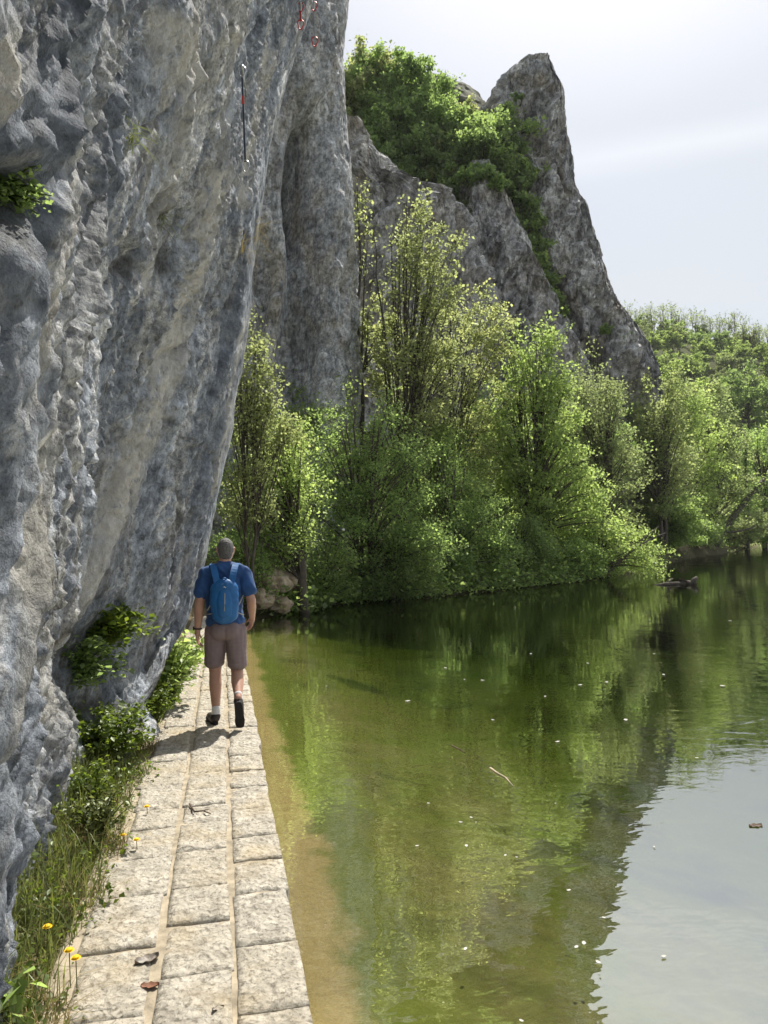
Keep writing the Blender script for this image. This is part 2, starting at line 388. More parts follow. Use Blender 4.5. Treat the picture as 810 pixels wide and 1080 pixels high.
# water: a real closed body with a rippled surface; tint by absorption in the body
m, nt, out = new_mat('river_water'); b = NB(nt); co = b.coord((1,1,1))
h1 = b.noise(b.coord((.9, 1.5, 1), (0,0,R(20))), 1.0, 3, .5, .4); h2 = b.noise(b.coord((1.,1.6,1), (0,0,R(-12))), 5.5, 2, .5, .3)
h3 = b.noise(co, .28, 2, .5)
calm = b.ramp(h3, [(.38, .25), (.62, 1.)])
# spreading rings where insects touched the surface
ringsum = None
for (px, py, wl) in ((752, 985, .10), (722, 782, .20), (560, 860, .16), (470, 760, .22)):
    g = ground(px, py, WZ)
    dn = b.n('ShaderNodeVectorMath', operation='DISTANCE'); tcn = b.n('ShaderNodeTexCoord'); b.l(tcn.outputs['Object'], dn.inputs[0]); dn.inputs[1].default_value = (g[0], g[1], 0)
    dv = dn.outputs['Value']; sn = b.math('SINE', b.math('MULTIPLY', dv, 2*math.pi/wl)); fad = b.math('POWER', 2.718, b.math('MULTIPLY', dv, -1.1/(wl*4)))
    r_ = b.math('MULTIPLY', sn, fad); ringsum = r_ if ringsum is None else b.math('ADD', ringsum, r_)
hh = b.math('ADD', b.math('MULTIPLY', h1, 1.), b.math('MULTIPLY', h2, .24))
hh = b.math('MULTIPLY', hh, calm); hh = b.math('ADD', hh, b.math('MULTIPLY', ringsum, .018))
nrm = b.bump(hh, .35, .029)
fr = b.n('ShaderNodeFresnel', i_IOR=1.333); b.l(nrm, fr.inputs['Normal'])
g = b.n('ShaderNodeBsdfGlossy', i_Roughness=.008); g.inputs[0].default_value = (1,1,1,1); b.l(nrm, g.inputs['Normal'])
t = b.n('ShaderNodeBsdfTransparent'); t.inputs[0].default_value = (.97,.985,.96,1)
mx = b.n('ShaderNodeMixShader'); b.l(b.math('MINIMUM', b.math('POWER', b.math('MULTIPLY', fr.outputs[0], 12.), 2.0), .50), mx.inputs[0]); b.l(t.outputs[0], mx.inputs[1]); b.l(g.outputs[0], mx.inputs[2])
b.l(mx.outputs[0], out.inputs[0])
va = b.n('ShaderNodeVolumeAbsorption', i_Density=.80); va.inputs[0].default_value = (.48,.58,.26,1)
b.l(va.outputs[0], out.inputs['Volume']); M['water'] = m
# outline along the quay and just inside the shore (the ground rises through it), bottom below the bed
a0, a1 = pth(-60, -.0), pth(P_END+.2, -.0)
outl = [a0, a1, (-3.9, 19.2), (-7, 23), (-4, 31), (6, 38), (14, 52), (18, 62), (50, 118), (104, 160), (420, 262), (900, 300), (900, -60)]
V = [(x, y, WZ) for x, y in outl]+[(x, y, WZ-4) for x, y in outl]; n = len(outl)
Fs = [list(range(n))[::-1], [n+i for i in range(n)]]+[[i, (i+1) % n, n+(i+1) % n, n+i] for i in range(n)]
wme = mesh_np('water', V, Fs)
import bmesh
bm = bmesh.new(); bm.from_mesh(wme); bmesh.ops.recalc_face_normals(bm, faces=bm.faces); bm.to_mesh(wme); bm.free()
tag(link('water', wme, m), kind='structure')

# ------------------------------------------------------------------ path of hewn slabs on a quay wall
m, nt, out = new_mat('hewn_limestone_slab'); b = NB(nt); co = b.coord()
r_ = b.n('ShaderNodeAttribute', attribute_name='rnd').outputs['Fac']
n1 = b.noise(co, 9., 7, .65); n2 = b.noise(co, 45., 5, .7); n3 = b.noise(co, 2., 4, .6)
c = b.mix(b.ramp(n1, [(.34, 0.), (.62, 1.)]), (.30,.275,.23), (.56,.52,.445)); c = b.mix(b.ramp(r_, [(0., 0.), (1., .4)]), c, (.42,.37,.285))
c = b.mix(b.ramp(n2, [(.38, .75), (.49, 0.)]), c, (.15,.132,.105)); c = b.mix(b.ramp(b.noise(co, 20., 5, .7), [(.33, .45), (.43, 0.)]), c, (.20,.175,.135)); c = b.mix(b.ramp(n3, [(.5, 0.), (.68, .5)]), c, (.45,.36,.22))
p = b.n('ShaderNodeBsdfPrincipled', i_Roughness=.9); p.inputs['Specular IOR Level'].default_value = .15; b.l(c, p.inputs['Base Color'])
vor = b.n('ShaderNodeTexVoronoi', feature='F1', i_Scale=30.); b.l(co, vor.inputs['Vector'])
nb = b.bump(vor.outputs['Distance'], .6, .018); nb = b.bump(b.noise(co, 34., 7, .7, .6), .8, .022, nb); b.l(nb, p.inputs['Normal']); b.l(p.outputs[0], out.inputs[0]); M['slab'] = m
M['mortar'] = simple_mat('sandy_mortar', (.33,.28,.205), .95, .35, 14., .5, 90., .006)
M['wall_stone'] = rock_mat('quay_wall_stone', 2., base=((.11,.105,.08),(.24,.225,.18)), tan_amt=.4, white_amt=.2, bump=.5)
Vs, Fl, Rn, nv0 = [], [], [], 0
def slab(s0, s1, t0, t1, z, tilt):
    global nv0
    nu, nv = max(5, int((s1-s0)/.022)), max(5, int((t1-t0)/.022))
    us = np.linspace(s0, s1, nu); vs = np.linspace(t0, t1, nv); U, W_ = np.meshgrid(us, vs, indexing='ij')
    wob = lambda P, k: .010*perlin(np.stack([P.ravel()*4+k, np.full(P.size, k*.37+s0), np.zeros(P.size)], 1)).reshape(P.shape)
    e = np.minimum.reduce([U-s0, s1-U, W_-t0, t1-W_]); edge = sstep(0, .014, e)
    U2 = U+wob(W_, 3.1)*(1-edge); W2 = W_+wob(U, 8.7)*(1-edge)
    xy = PO+U2[..., None]*PE+W2[..., None]*PL
    q = np.stack([xy[..., 0].ravel(), xy[..., 1].ravel(), np.full(U.size, s0*3.3)], 1)
    hz = (.012*fbm(q*8, 3, 3)+.020*ridged(q*20, 3, 8)-.008+.009*fbm(q*48, 2, 9)).reshape(U.shape)
    Z = z+tilt[0]*(U-s0)+tilt[1]*(W_-t0)+hz*edge-(1-edge)*.006
    P = np.stack([xy[..., 0], xy[..., 1], Z], -1).reshape(-1, 3)
    Fg = grid_faces(nu, nv)[:, ::-1]
    # skirt
    bi = np.concatenate([np.arange(nv), np.arange(1, nu)*nv+nv-1, (nu-1)*nv+np.arange(nv-2, -1, -1), np.arange(nu-2, 0, -1)*nv])
    Q = P[bi].copy(); Q[:, 2] = -.13; k = len(bi); base = len(P)
    sk = np.stack([bi, base+np.arange(k), base+(np.arange(k)+1) % k, np.roll(bi, -1)], 1)
    Vs.append(np.concatenate([P, Q])); Fl.append(np.concatenate([Fg, sk])+nv0); Rn.append(np.full(len(P)+k, random.random())); nv0 += len(P)+k
for (t0, t1, lo, hi) in ((0., .257, .28, .48), (.283, .560, .30, .62), (.588, .90, .28, .50)):
    s = -1.2+random.random()*.2
    while s < P_END:
        L = random.uniform(lo, hi); j = random.uniform(-.012, .012) if t0 > 0 else random.uniform(-.009, .007)
        slab(s+.001, s+L-.002, t0+j, t1+j*.6+(random.uniform(-.05, .04) if t0 > .5 else 0), random.uniform(-.006, .004), (random.uniform(-.012, .012), random.uniform(-.015, .015)))
        s += L
tag(link('path', mesh_np('path', np.concatenate(Vs), np.concatenate(Fl), False, {'rnd': np.concatenate(Rn)}), M['slab']), kind='structure')
# mortar bed between the slabs
su = np.linspace(-1.5, P_END, 320); tv = np.linspace(.02, 1.02, 28); U, W_ = np.meshgrid(su, tv, indexing='ij'); xy = PO+U[..., None]*PE+W_[..., None]*PL
q = np.stack([xy[..., 0].ravel(), xy[..., 1].ravel(), np.zeros(U.size)], 1)
Z = -.013+.016*fbm(q*4.5, 4, 21).reshape(U.shape)+sstep(.84, 1.0, W_)*.012
Z[:, 0] = -.05; Z[:, -1] = -.10
tag(link('path_bedding', mesh_np('path_bedding', np.stack([xy[..., 0], xy[..., 1], Z], -1).reshape(-1, 3), grid_faces(len(su), len(tv))[:, ::-1], True), M['mortar']), kind='structure')
q = MB()
for (s0, s1) in ((-10, P_END),):
    n = 90; ss = np.linspace(s0, s1, n)
    V = []
    for s_ in ss:
        for (t_, z_) in ((.012, -.131), (.03+.02*math.sin(s_*7), -.9), (.9, -.9), (.9, -.131)):
            x, y = pth(s_, t_); V.append((x, y, z_))
    Fs = [[i*4+j, i*4+(j+1) % 4, (i+1)*4+(j+1) % 4, (i+1)*4+j] for i in range(n-1) for j in range(4)]+[[0,1,2,3], [(n-1)*4+k for k in (3,2,1,0)]]
    q.add(V, Fs)
tag(q.build('path_foundation', M['wall_stone']), kind='structure')

# ------------------------------------------------------------------ the near overhanging cliff
rim_px = [(62,812,6.0,-.6), (88,790,6.0,0), (112,764,6.3,0), (140,752,6.5,0), (160,735,7.0,0), (180,702,7.7,0), (204,652,8.7,0), (221,588,9.5,0), (231,530,9.8,0), (249,450,10,0), (264,350,10.5,0), (272,262,11,0), (288,150,11.5,0), (308,80,12,0), (338,0,12.5,0), (362,-60,12.8,0)]
rim = [at(x, y, d) for x, y, d, z in rim_px]; rim[0][2] = -.7
rim += [np.array([-.25, 13.1, rim[-1][2]+1.6]), np.array([-.5, 13.4, rim[-1][2]+4.5]), np.array([-3, 14.5, 28.])]  # unseen lip above view, bulged out so its shadow edge follows the verge
rim = np.array(rim); rz = rim[:, 2].copy()
for i in range(1, len(rz)): rz[i] = max(rz[i], rz[i-1]+.03)
def rim_at(z): return np.interp(z, rz, rim[:, 0]), np.interp(z, rz, rim[:, 1])
zz = axis([(-.7, 6, .0195), (6, 12.2, .026), (12.2, 16, .12), (16, 28, .6)])
# stations: (d, X at heights)
hz_ = np.array([-.7, 0, 1.6, 3.3, 5, 8, 11, 13, 16, 28])
stX = [(-7., np.array([1.0, 1.0, 1.1, 1.2, 1.3, 1.5, 1.8, 1.9, 1.5, -2])),
       (-1., np.array([-.55,-.55,-.40,-.22,-.0, .5, 1.0, 1.15, .8, -2])),
       (2.6, np.array([-1.31,-1.31,-1.16,-.98,-.66,-.08,.55,.75,.4,-2])),
       (5.5, np.array([-2.30,-2.30,-2.24,-1.93,-1.45,-.80,-.10,.2,-.1,-2.5]))]
def smooth1(a, k):
    ker = np.exp(-np.linspace(-2, 2, 2*k+1)**2); ker /= ker.sum(); return np.convolve(np.pad(a, k, mode='edge'), ker, 'valid')
rx, ry = rim_at(zz); rx = np.concatenate([smooth1(rx, 4)]); ry = smooth1(ry, 6)
cols = []
for d_, xs in stX:
    xz = smooth1(np.interp(zz, hz_, xs), 14)
    cols.append(np.stack([xz, np.minimum(np.full_like(zz, d_), ry-(.5 if d_ > 5 else 3)), zz], 1))
cols.append(np.stack([rx, ry, zz], 1))
cols.append(np.stack([rx-.30, ry+.30, zz], 1))
cols.append(np.stack([rx-1.2, ry+.75, zz], 1))
cols.append(np.stack([rx-3.5, ry+1.2, zz], 1))
cols.append(np.stack([rx-14, ry+1.6, zz], 1))
K = np.array(cols)                                     # (stations, nz, 3)
tk = np.array([0., 6, 9.6, 12.5, 17.2, 17.6, 18.6, 21., 31.])
uu = axis([(0, 6, .5), (6, 8.6, .12), (8.6, 12.5, .0165), (12.5, 17.2, .024), (17.2, 18.6, .03), (18.6, 21, .12), (21, 31, 1.)])
tang = np.zeros_like(K)
for i in range(len(tk)):
    lo, hi = max(0, i-1), min(len(tk)-1, i+1)
    if 0 < i < len(tk)-1:
        a = (K[i]-K[i-1])/(tk[i]-tk[i-1]); c = (K[i+1]-K[i])/(tk[i+1]-tk[i]); wv = (tk[i+1]-tk[i])/(tk[i+1]-tk[i-1]); tang[i] = a*wv+c*(1-wv)
    else: tang[i] = (K[hi]-K[lo])/(tk[hi]-tk[lo])
G = np.zeros((len(uu), len(zz), 3))
for k, u in enumerate(uu):
    i = min(len(tk)-2, int(np.searchsorted(tk, u, 'right')-1)); h = tk[i+1]-tk[i]; t = (u-tk[i])/h
    G[k] = (2*t**3-3*t**2+1)*K[i]+(t**3-2*t**2+t)*h*tang[i]+(-2*t**3+3*t**2)*K[i+1]+(t**3-t**2)*h*tang[i+1]
def grid_normals(G):
    n = np.cross(np.gradient(G, axis=0), np.gradient(G, axis=1)); return n/(np.linalg.norm(n, axis=-1, keepdims=True)+1e-9)
def displace(G, field, sgn=1.):
    return G+sgn*grid_normals(G)*field[..., None]
UU, ZZ = np.meshgrid(uu, zz, indexing='ij')
N0 = grid_normals(G); SG = 1. if N0[len(uu)//2, len(zz)//2, 0] > 0 else -1.
Pf = G.reshape(-1, 3).copy()
# rock coordinates: q0 along the face, q1 up the fall line (drawn out), sheared so that features slant to the lower left
q0 = Pf[:, 1]-.36*Pf[:, 2]; qn = np.stack([q0, Pf[:, 2], Pf[:, 0]*.5], 1)
wrp = np.stack([fbm(qn*[.8,.5,.8], 3, 71), fbm(qn*[.8,.5,.8], 3, 72), np.zeros(len(qn))], 1)
qw = qn+wrp*.55
rimw = np.exp(-((UU.ravel()-17.3)/.9)**2); keep = 1-.80*rimw         # quieter along the outline
big = .30*fbm(qw*[.40,.17,.4], 3, 40)
grv = .13*(ridged(qw*[.95,.22,.9], 3, 41)-.35)
med = .075*fbm(qw*[2.2,1.0,2.], 4, 42)
d1, d2, idc = cells(qw*[2.3,.85,1.5], 44); flakes = .12*(idc-.5)*sstep(0, .14, d2-d1); e1_, e2_, ide = cells(qw*[.95,.30,.7], 48); flakes = flakes*.75+.16*(ide-.5)*sstep(0, .22, e2_-e1_)-.07*np.exp(-((e2_-e1_)/.045)**2)-.035*np.exp(-((d2-d1)/.05)**2)
d1b, d2b, idb = cells((qw+.15*wrp)*[6.5,3.2,4.], 45); flakes2 = .048*(idb-.5)*sstep(0, .16, d2b-d1b)
sml = .050*(ridged(qn*[4.6,2.5,4.4]+.35*wrp[:, [1,0,2]], 4, 46, .55)-.33)+.022*fbm(qn*[7.5,4.2,7], 3, 51)+.036*fbm(qn*[21,12,21], 3, 49)+.014*fbm(qn*[52,32,52], 2, 50)+.034*(ridged(qn*[17,10,17], 2, 47)-.3)
rough = .62+.60*sstep(-.22, .22, fbm(qw*[.9,.34,.8], 3, 81)+.5*fbm(qn*[3.,1.6,3.], 2, 82))
disp = (big*.95+grv*.8+med*(.5+.6*rough)+flakes-.05)*keep+(flakes2+sml)*rough*(1-.45*rimw)-.07*rimw
px_, py_, dep = project(Pf); vis = (dep > 1) & (UU.ravel() < 17.5)
for (hx, hy, sxp, syp, dp_) in ((12,215,26,30,.34), (40,218,13,26,.16), (70,345,8,20,.10), (134,340,6,16,.10), (135,285,7,14,.09), (175,235,9,22,.09), (183,275,6,16,.08), (212,80,7,20,.10), (165,215,7,13,.06), (66,420,7,20,.06), (98,690,36,48,.26), (60,700,14,70,-.10), (120,735,26,18,.10), (160,520,12,60,.07), (190,655,34,60,.12), (198,700,34,44,.20), (165,705,40,40,.14), (215,380,14,90,.08), (195,400,10,90,-.07)):
    ang = .25; ex_ = (px_-hx)+(py_-hy)*ang; disp -= dp_*np.exp(-((ex_/sxp)**2+((py_-hy)/syp)**2))*vis
Gd = displace(G, disp.reshape(UU.shape), SG)
# mineral streaks whitened with painted sunlight, and mossy hollows that belong to this face
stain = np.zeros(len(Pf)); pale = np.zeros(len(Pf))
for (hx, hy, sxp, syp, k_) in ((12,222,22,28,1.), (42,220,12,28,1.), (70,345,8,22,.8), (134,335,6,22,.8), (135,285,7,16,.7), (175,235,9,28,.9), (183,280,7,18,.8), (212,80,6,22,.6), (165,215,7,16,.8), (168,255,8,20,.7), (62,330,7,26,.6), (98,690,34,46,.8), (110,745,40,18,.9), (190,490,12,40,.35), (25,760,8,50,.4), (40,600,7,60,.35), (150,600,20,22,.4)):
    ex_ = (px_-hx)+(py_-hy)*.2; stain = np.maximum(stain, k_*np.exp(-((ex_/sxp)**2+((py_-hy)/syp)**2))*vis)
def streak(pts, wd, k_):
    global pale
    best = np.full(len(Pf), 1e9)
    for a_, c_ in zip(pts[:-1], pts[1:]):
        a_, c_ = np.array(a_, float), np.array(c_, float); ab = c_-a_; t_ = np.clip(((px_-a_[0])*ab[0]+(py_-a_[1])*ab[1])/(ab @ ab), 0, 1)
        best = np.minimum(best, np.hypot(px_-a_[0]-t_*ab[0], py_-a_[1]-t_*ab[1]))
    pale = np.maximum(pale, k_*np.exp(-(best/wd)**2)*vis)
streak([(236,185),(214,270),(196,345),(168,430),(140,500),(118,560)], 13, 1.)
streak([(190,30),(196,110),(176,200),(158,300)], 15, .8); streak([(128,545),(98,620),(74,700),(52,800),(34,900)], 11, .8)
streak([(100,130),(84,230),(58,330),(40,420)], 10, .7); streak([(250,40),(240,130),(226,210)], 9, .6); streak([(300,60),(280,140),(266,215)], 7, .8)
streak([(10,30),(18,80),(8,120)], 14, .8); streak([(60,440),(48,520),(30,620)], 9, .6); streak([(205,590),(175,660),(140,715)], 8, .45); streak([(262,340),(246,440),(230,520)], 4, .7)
disp_done = True
# keep the overhang's outer edge on its measured line: relief near the edge is pressed back, not cut
ePx, ePy, eD = project(Gd.reshape(-1, 3)); rp = np.array([(x, y) for x, y, d, z in rim_px])[::-1]
eX = np.interp(ePy, rp[:,1], rp[:,0]); eX = eX+7.*fbm(np.stack([Gd.reshape(-1,3)[:,2]*1.6, Gd.reshape(-1,3)[:,1]*0, np.zeros(len(ePx))], 1), 4, 91)-2; tq = eX-ePx; W_e = 15.
tn = np.where(tq < W_e, W_e*np.exp(np.clip((tq-W_e)/W_e, -8, 0)), tq)
mv = (tq-tn)*eD/F; mv *= ((UU.ravel() > 9.) & (UU.ravel() < 19.5) & (eD > 2) & (ePy > -200))*sstep(770, 735, ePy)
Gd = Gd.reshape(-1, 3); Gd[:,0] += np.minimum(mv, 0); Gd = Gd.reshape(G.shape)
fc = grid_faces(len(uu), len(zz)); fc = fc if SG > 0 else fc[:, ::-1]
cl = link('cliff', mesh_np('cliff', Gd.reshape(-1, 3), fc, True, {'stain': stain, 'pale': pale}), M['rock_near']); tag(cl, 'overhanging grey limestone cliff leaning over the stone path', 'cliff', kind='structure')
NEARV = Gd.reshape(-1, 3); NN = (grid_normals(Gd)*SG).reshape(-1, 3); npx, npy, ndp = project(NEARV); nok = (UU.ravel() < 17.6) & (ndp > 1.5)
def cliff_at(px, py):
    d = (npx-px)**2+(npy-py)**2+np.where(nok, 0, 1e9); idx = np.argsort(d)[:6]; i = idx[np.argmin(ndp[idx])]
    return NEARV[i].copy(), NN[i].copy()

# ------------------------------------------------------------------ other rocks: surfaces of stacked rings
def ring_rock(name, label, rows, mat, squ=2.6, disp_amp=1., seed=0, nth=260, dz=.16, smooth=False, sc=1., peaks=0., dents=(), outline=None, we=14., zs=(.75,.40), tilt=0.):
    """rows: (z, x_left, x_right, y_front, y_back) bottom to top; a closed, displaced tower"""
    rows = np.array(rows, float); z = np.arange(rows[0,0], rows[-1,0]+dz*.5, dz)
    xl, xr, yf, yb = (smooth1(np.interp(z, rows[:,0], rows[:,i]), max(1, int(.5*sc/dz))) for i in (1,2,3,4))
    th = np.linspace(0, 2*math.pi, nth, endpoint=False)
    ct, st_ = np.cos(th), np.sin(th); e = 2/squ
    cx_ = np.sign(ct)*np.abs(ct)**e; sy_ = np.sign(st_)*np.abs(st_)**e
    X = ((xl+xr)/2)[:,None]+((xr-xl)/2)[:,None]*cx_; Y = ((yf+yb)/2)[:,None]+((yb-yf)/2)[:,None]*sy_; Z = np.repeat(z[:,None], nth, 1)
    P = np.stack([X, Y, Z], -1).reshape(-1, 3)
    nr = np.stack([np.broadcast_to(ct, X.shape), np.broadcast_to(st_, X.shape), np.zeros_like(X)], -1).reshape(-1, 3)
    wr = P*[1,1,zs[0]]/sc; wr[:,0] -= tilt*wr[:,2]; wr = wr+.6*np.stack([fbm(wr*.5, 3, seed+1), fbm(wr*.5, 3, seed+2), fbm(wr*.5, 3, seed+3)], 1)
    a, c, idc = cells(wr*[.42,.42,.42*zs[1]], seed+4); a2, c2, idd = cells(wr*[1.1,1.1,1.1*zs[1]*1.2], seed+5)
    a3, c3, ide = cells(wr*[2.6,2.6,1.5], seed+15)
    D = 1.0*fbm(wr*[.22,.22,.10], 3, seed+6)+1.3*(idc-.5)*sstep(0, .16, c-a)+.75*(idd-.5)*sstep(0, .16, c2-a2)+.30*(ide-.5)*sstep(0, .2, c3-a3)+.75*(ridged(wr*[.55,.55,.15], 3, seed+7)-.3)+.30*fbm(wr*1.9, 4, seed+8)
    D += .14*(ridged(wr*[4,4,2.], 2, seed+9)-.3)
    D -= np.mean(D)+.5*np.std(D); wth = np.minimum(xr-xl, yb-yf); D *= disp_amp*sc*np.clip((np.repeat(wth, nth)/(6.5*sc))**1.1, .22, 1)
    for (qx, qy, qsx, qsy, amt, ang) in dents:
        u, v, dpt = project(P); front = nr[:,1] < .3
        D -= amt*np.exp(-((((u-qx)+(v-qy)*ang)/qsx)**2+((v-qy)/qsy)**2)**2)*front
    P = P+nr*D[:,None]; P[:,2] += .25*sc*disp_amp*fbm(wr*.9, 3, seed+10)
    _, _, idt = cells(P*[.75,.75,.12]/sc, seed+30); P[:,2] += peaks*(idt-.45)*sstep(z[-1]-5*sc, z[-1]-.4*sc, np.repeat(z, nth))
    if outline is not None:
        o_ = np.array(outline, float); u, v, dpt = project(P); tx_ = np.interp(v, o_[:,0], o_[:,1])+5*fbm(np.stack([P[:,2]*.9/sc, P[:,2]*0, P[:,2]*0], 1), 4, seed+40)
        tq_ = tx_-u; tn_ = np.where(tq_ < we, we*np.exp(np.clip((tq_-we)/we, -8, 0)), tq_); P[:,0] += np.minimum((tq_-tn_)*dpt/F, 0)*(nr[:,0] > -.3)
    n = len(z); i = np.arange(n-1)[:,None]*nth; j = np.arange(nth)[None,:]; j2 = (j+1) % nth
    Fq = np.stack([i+j, i+j2, i+nth+j2, i+nth+j], -1).reshape(-1, 4)
    top = P[-nth:].mean(0)+[0,0,.1*sc]; P = np.concatenate([P, [top]]); t = len(P)-1
    tri = np.stack([(n-1)*nth+np.arange(nth), (n-1)*nth+(np.arange(nth)+1) % nth, np.full(nth, t), np.full(nth, t)], 1)
    faces = [list(f) for f in Fq]+[list(f[:3]) for f in tri]
    o = link(name, mesh_np(name, P, faces, smooth), mat); tag(o, label, 'cliff' if label else None, kind='structure'); return o
def rows_px(lst):
    """(py, px_left, px_right, d_front, depth) -> rows, the outline taken at mid depth"""
    out = []
    for py, xl, xr, df, dep in lst:
        dm = df+dep*.5; a = at(xl, py, dm); c = at(xr, py, dm); out.append(((a[2]+c[2])/2, a[0], c[0], df, df+dep))
    return sorted(out)
ring_rock('cliff', 'second grey cliff with an arched hollow behind the overhang', rows_px([(640,120,372,27,10),(560,120,378,27,10),(470,122,384,27,10),(390,124,387,27,10),(300,126,383,27,10),(200,128,375,27,10),(130,130,369,27,10),(60,134,364,27,10),(0,140,371,27,10),(-80,150,381,27.5,10),(-200,180,372,28.5,10),(-270,230,350,29,8)]),
          M['rock_mid'], squ=3.0, smooth=True, disp_amp=.75, zs=(.8,.34), tilt=.22, outline=[(-60,379),(0,369),(60,363),(130,367),(200,374),(300,382),(390,387),(470,385),(640,376)], we=10., seed=100, nth=420, dz=.10, sc=.72, dents=((324,182,20,68,2.8,.10), (322,320,24,110,1.1,.1), (347,330,8,140,-.4,.05), (290,320,8,150,-.4,.12), (362,180,5,200,.3,-.02)))
ring_rock('cliff', 'shaded grey rock wall below the wooded slope', rows_px([(570,330,530,50,9),(480,330,520,50,9),(380,335,520,50,9),(300,335,515,50,9),(240,338,500,50,9),(222,340,478,50,9),(206,342,428,50,9),(190,342,412,50,9),(165,342,393,50,9),(150,345,384,50,8)]),
          M['rock_far'], disp_amp=1.0, zs=(.9,.5), tilt=.3, seed=200, nth=260, dz=.25)
ring_rock('cliff', 'grey limestone buttress in front of the pointed rock', rows_px([(570,440,660,54,9),(470,455,640,54,9),(400,462,630,54,9),(350,468,607,54.5,8.5),(300,477,583,55,8),(250,484,556,55.5,7),(215,487,541,56,6),(195,488,533,56.5,5.5),(184,490,528,56.8,4.6)]),
          M['rock_far'], disp_amp=1.0, peaks=0., zs=(.9,.5), tilt=.35, outline=[(170,522),(190,530),(215,543),(250,558),(300,585),(350,609),(400,632),(470,650)], seed=300, nth=280, dz=.2)
ring_rock('cliff', 'tall pointed limestone spire rising into the pale sky', rows_px([(570,560,715,60,12),(480,565,712,59,12.5),(430,568,706,58,12.5),(400,566,698,58,12),(370,562,690,58,11.5),(345,556,672,58.5,11),(320,550,656,58.5,10),(270,542,640,59,9),(215,532,619,59.5,8),(170,516,606,60,7.5),(130,513,603,60.5,7),(110,517,601,61,6.5),(97,524,600,61,6),(88,528,597,61.2,5.6),(80,532,593,61.5,5),(75,540,590,61.6,4.4),(71,550,587,61.8,3.6)]),
          M['rock_far'], disp_amp=1.0, peaks=0., outline=[(62,584),(72,587),(79,590),(89,595),(118,599),(142,601),(166,606),(194,610),(211,621),(252,632),(279,640),(314,652),(327,662),(351,680),(382,697),(420,706),(560,716)], zs=(.9,.55), tilt=.25, seed=400, nth=340, dz=.17, dents=((562,270,12,80,1.1,-.42), (543,200,9,50,.6,-.25), (596,330,10,50,.8,-.5)))

# ------------------------------------------------------------------ foliage
LEAF = np.array([[0,-.5,0],[.36,-.05,.10],[0,.5,-.04],[-.36,-.05,.10]])
def leaves_mesh(name, P, size, g, flat=.55, var=.35, up=None):
    """one folded leaf per point: two triangles about a midrib"""
    n = len(P); s = size*(1+var*g.standard_normal(n)).clip(.45, 1.8)
    nrm = g.standard_normal((n, 3)); nrm /= np.linalg.norm(nrm, axis=1)[:,None]; nrm[:,2] = np.abs(nrm[:,2])+flat; nrm /= np.linalg.norm(nrm, axis=1)[:,None]
    t = g.standard_normal((n, 3)); t[:,2] -= .25; t -= nrm*(t*nrm).sum(1)[:,None]; t /= np.linalg.norm(t, axis=1)[:,None]+1e-9
    bta = np.cross(nrm, t)
    V = P[:,None,:]+s[:,None,None]*(LEAF[None,:,0,None]*bta[:,None,:]+LEAF[None,:,1,None]*t[:,None,:]+LEAF[None,:,2,None]*nrm[:,None,:])
    i = np.arange(n)*4
    Ft = np.concatenate([np.stack([i, i+1, i+2], 1), np.stack([i, i+2, i+3], 1)])
    rn = np.repeat(g.random(n), 4)
    return mesh_np(name, V.reshape(-1, 3), Ft, False, {'rnd': rn})
def bezier(p0, p1, p2, n):
    t = np.linspace(0, 1, n)[:,None]; return (1-t)**2*p0+2*t*(1-t)*p1+t*t*p2
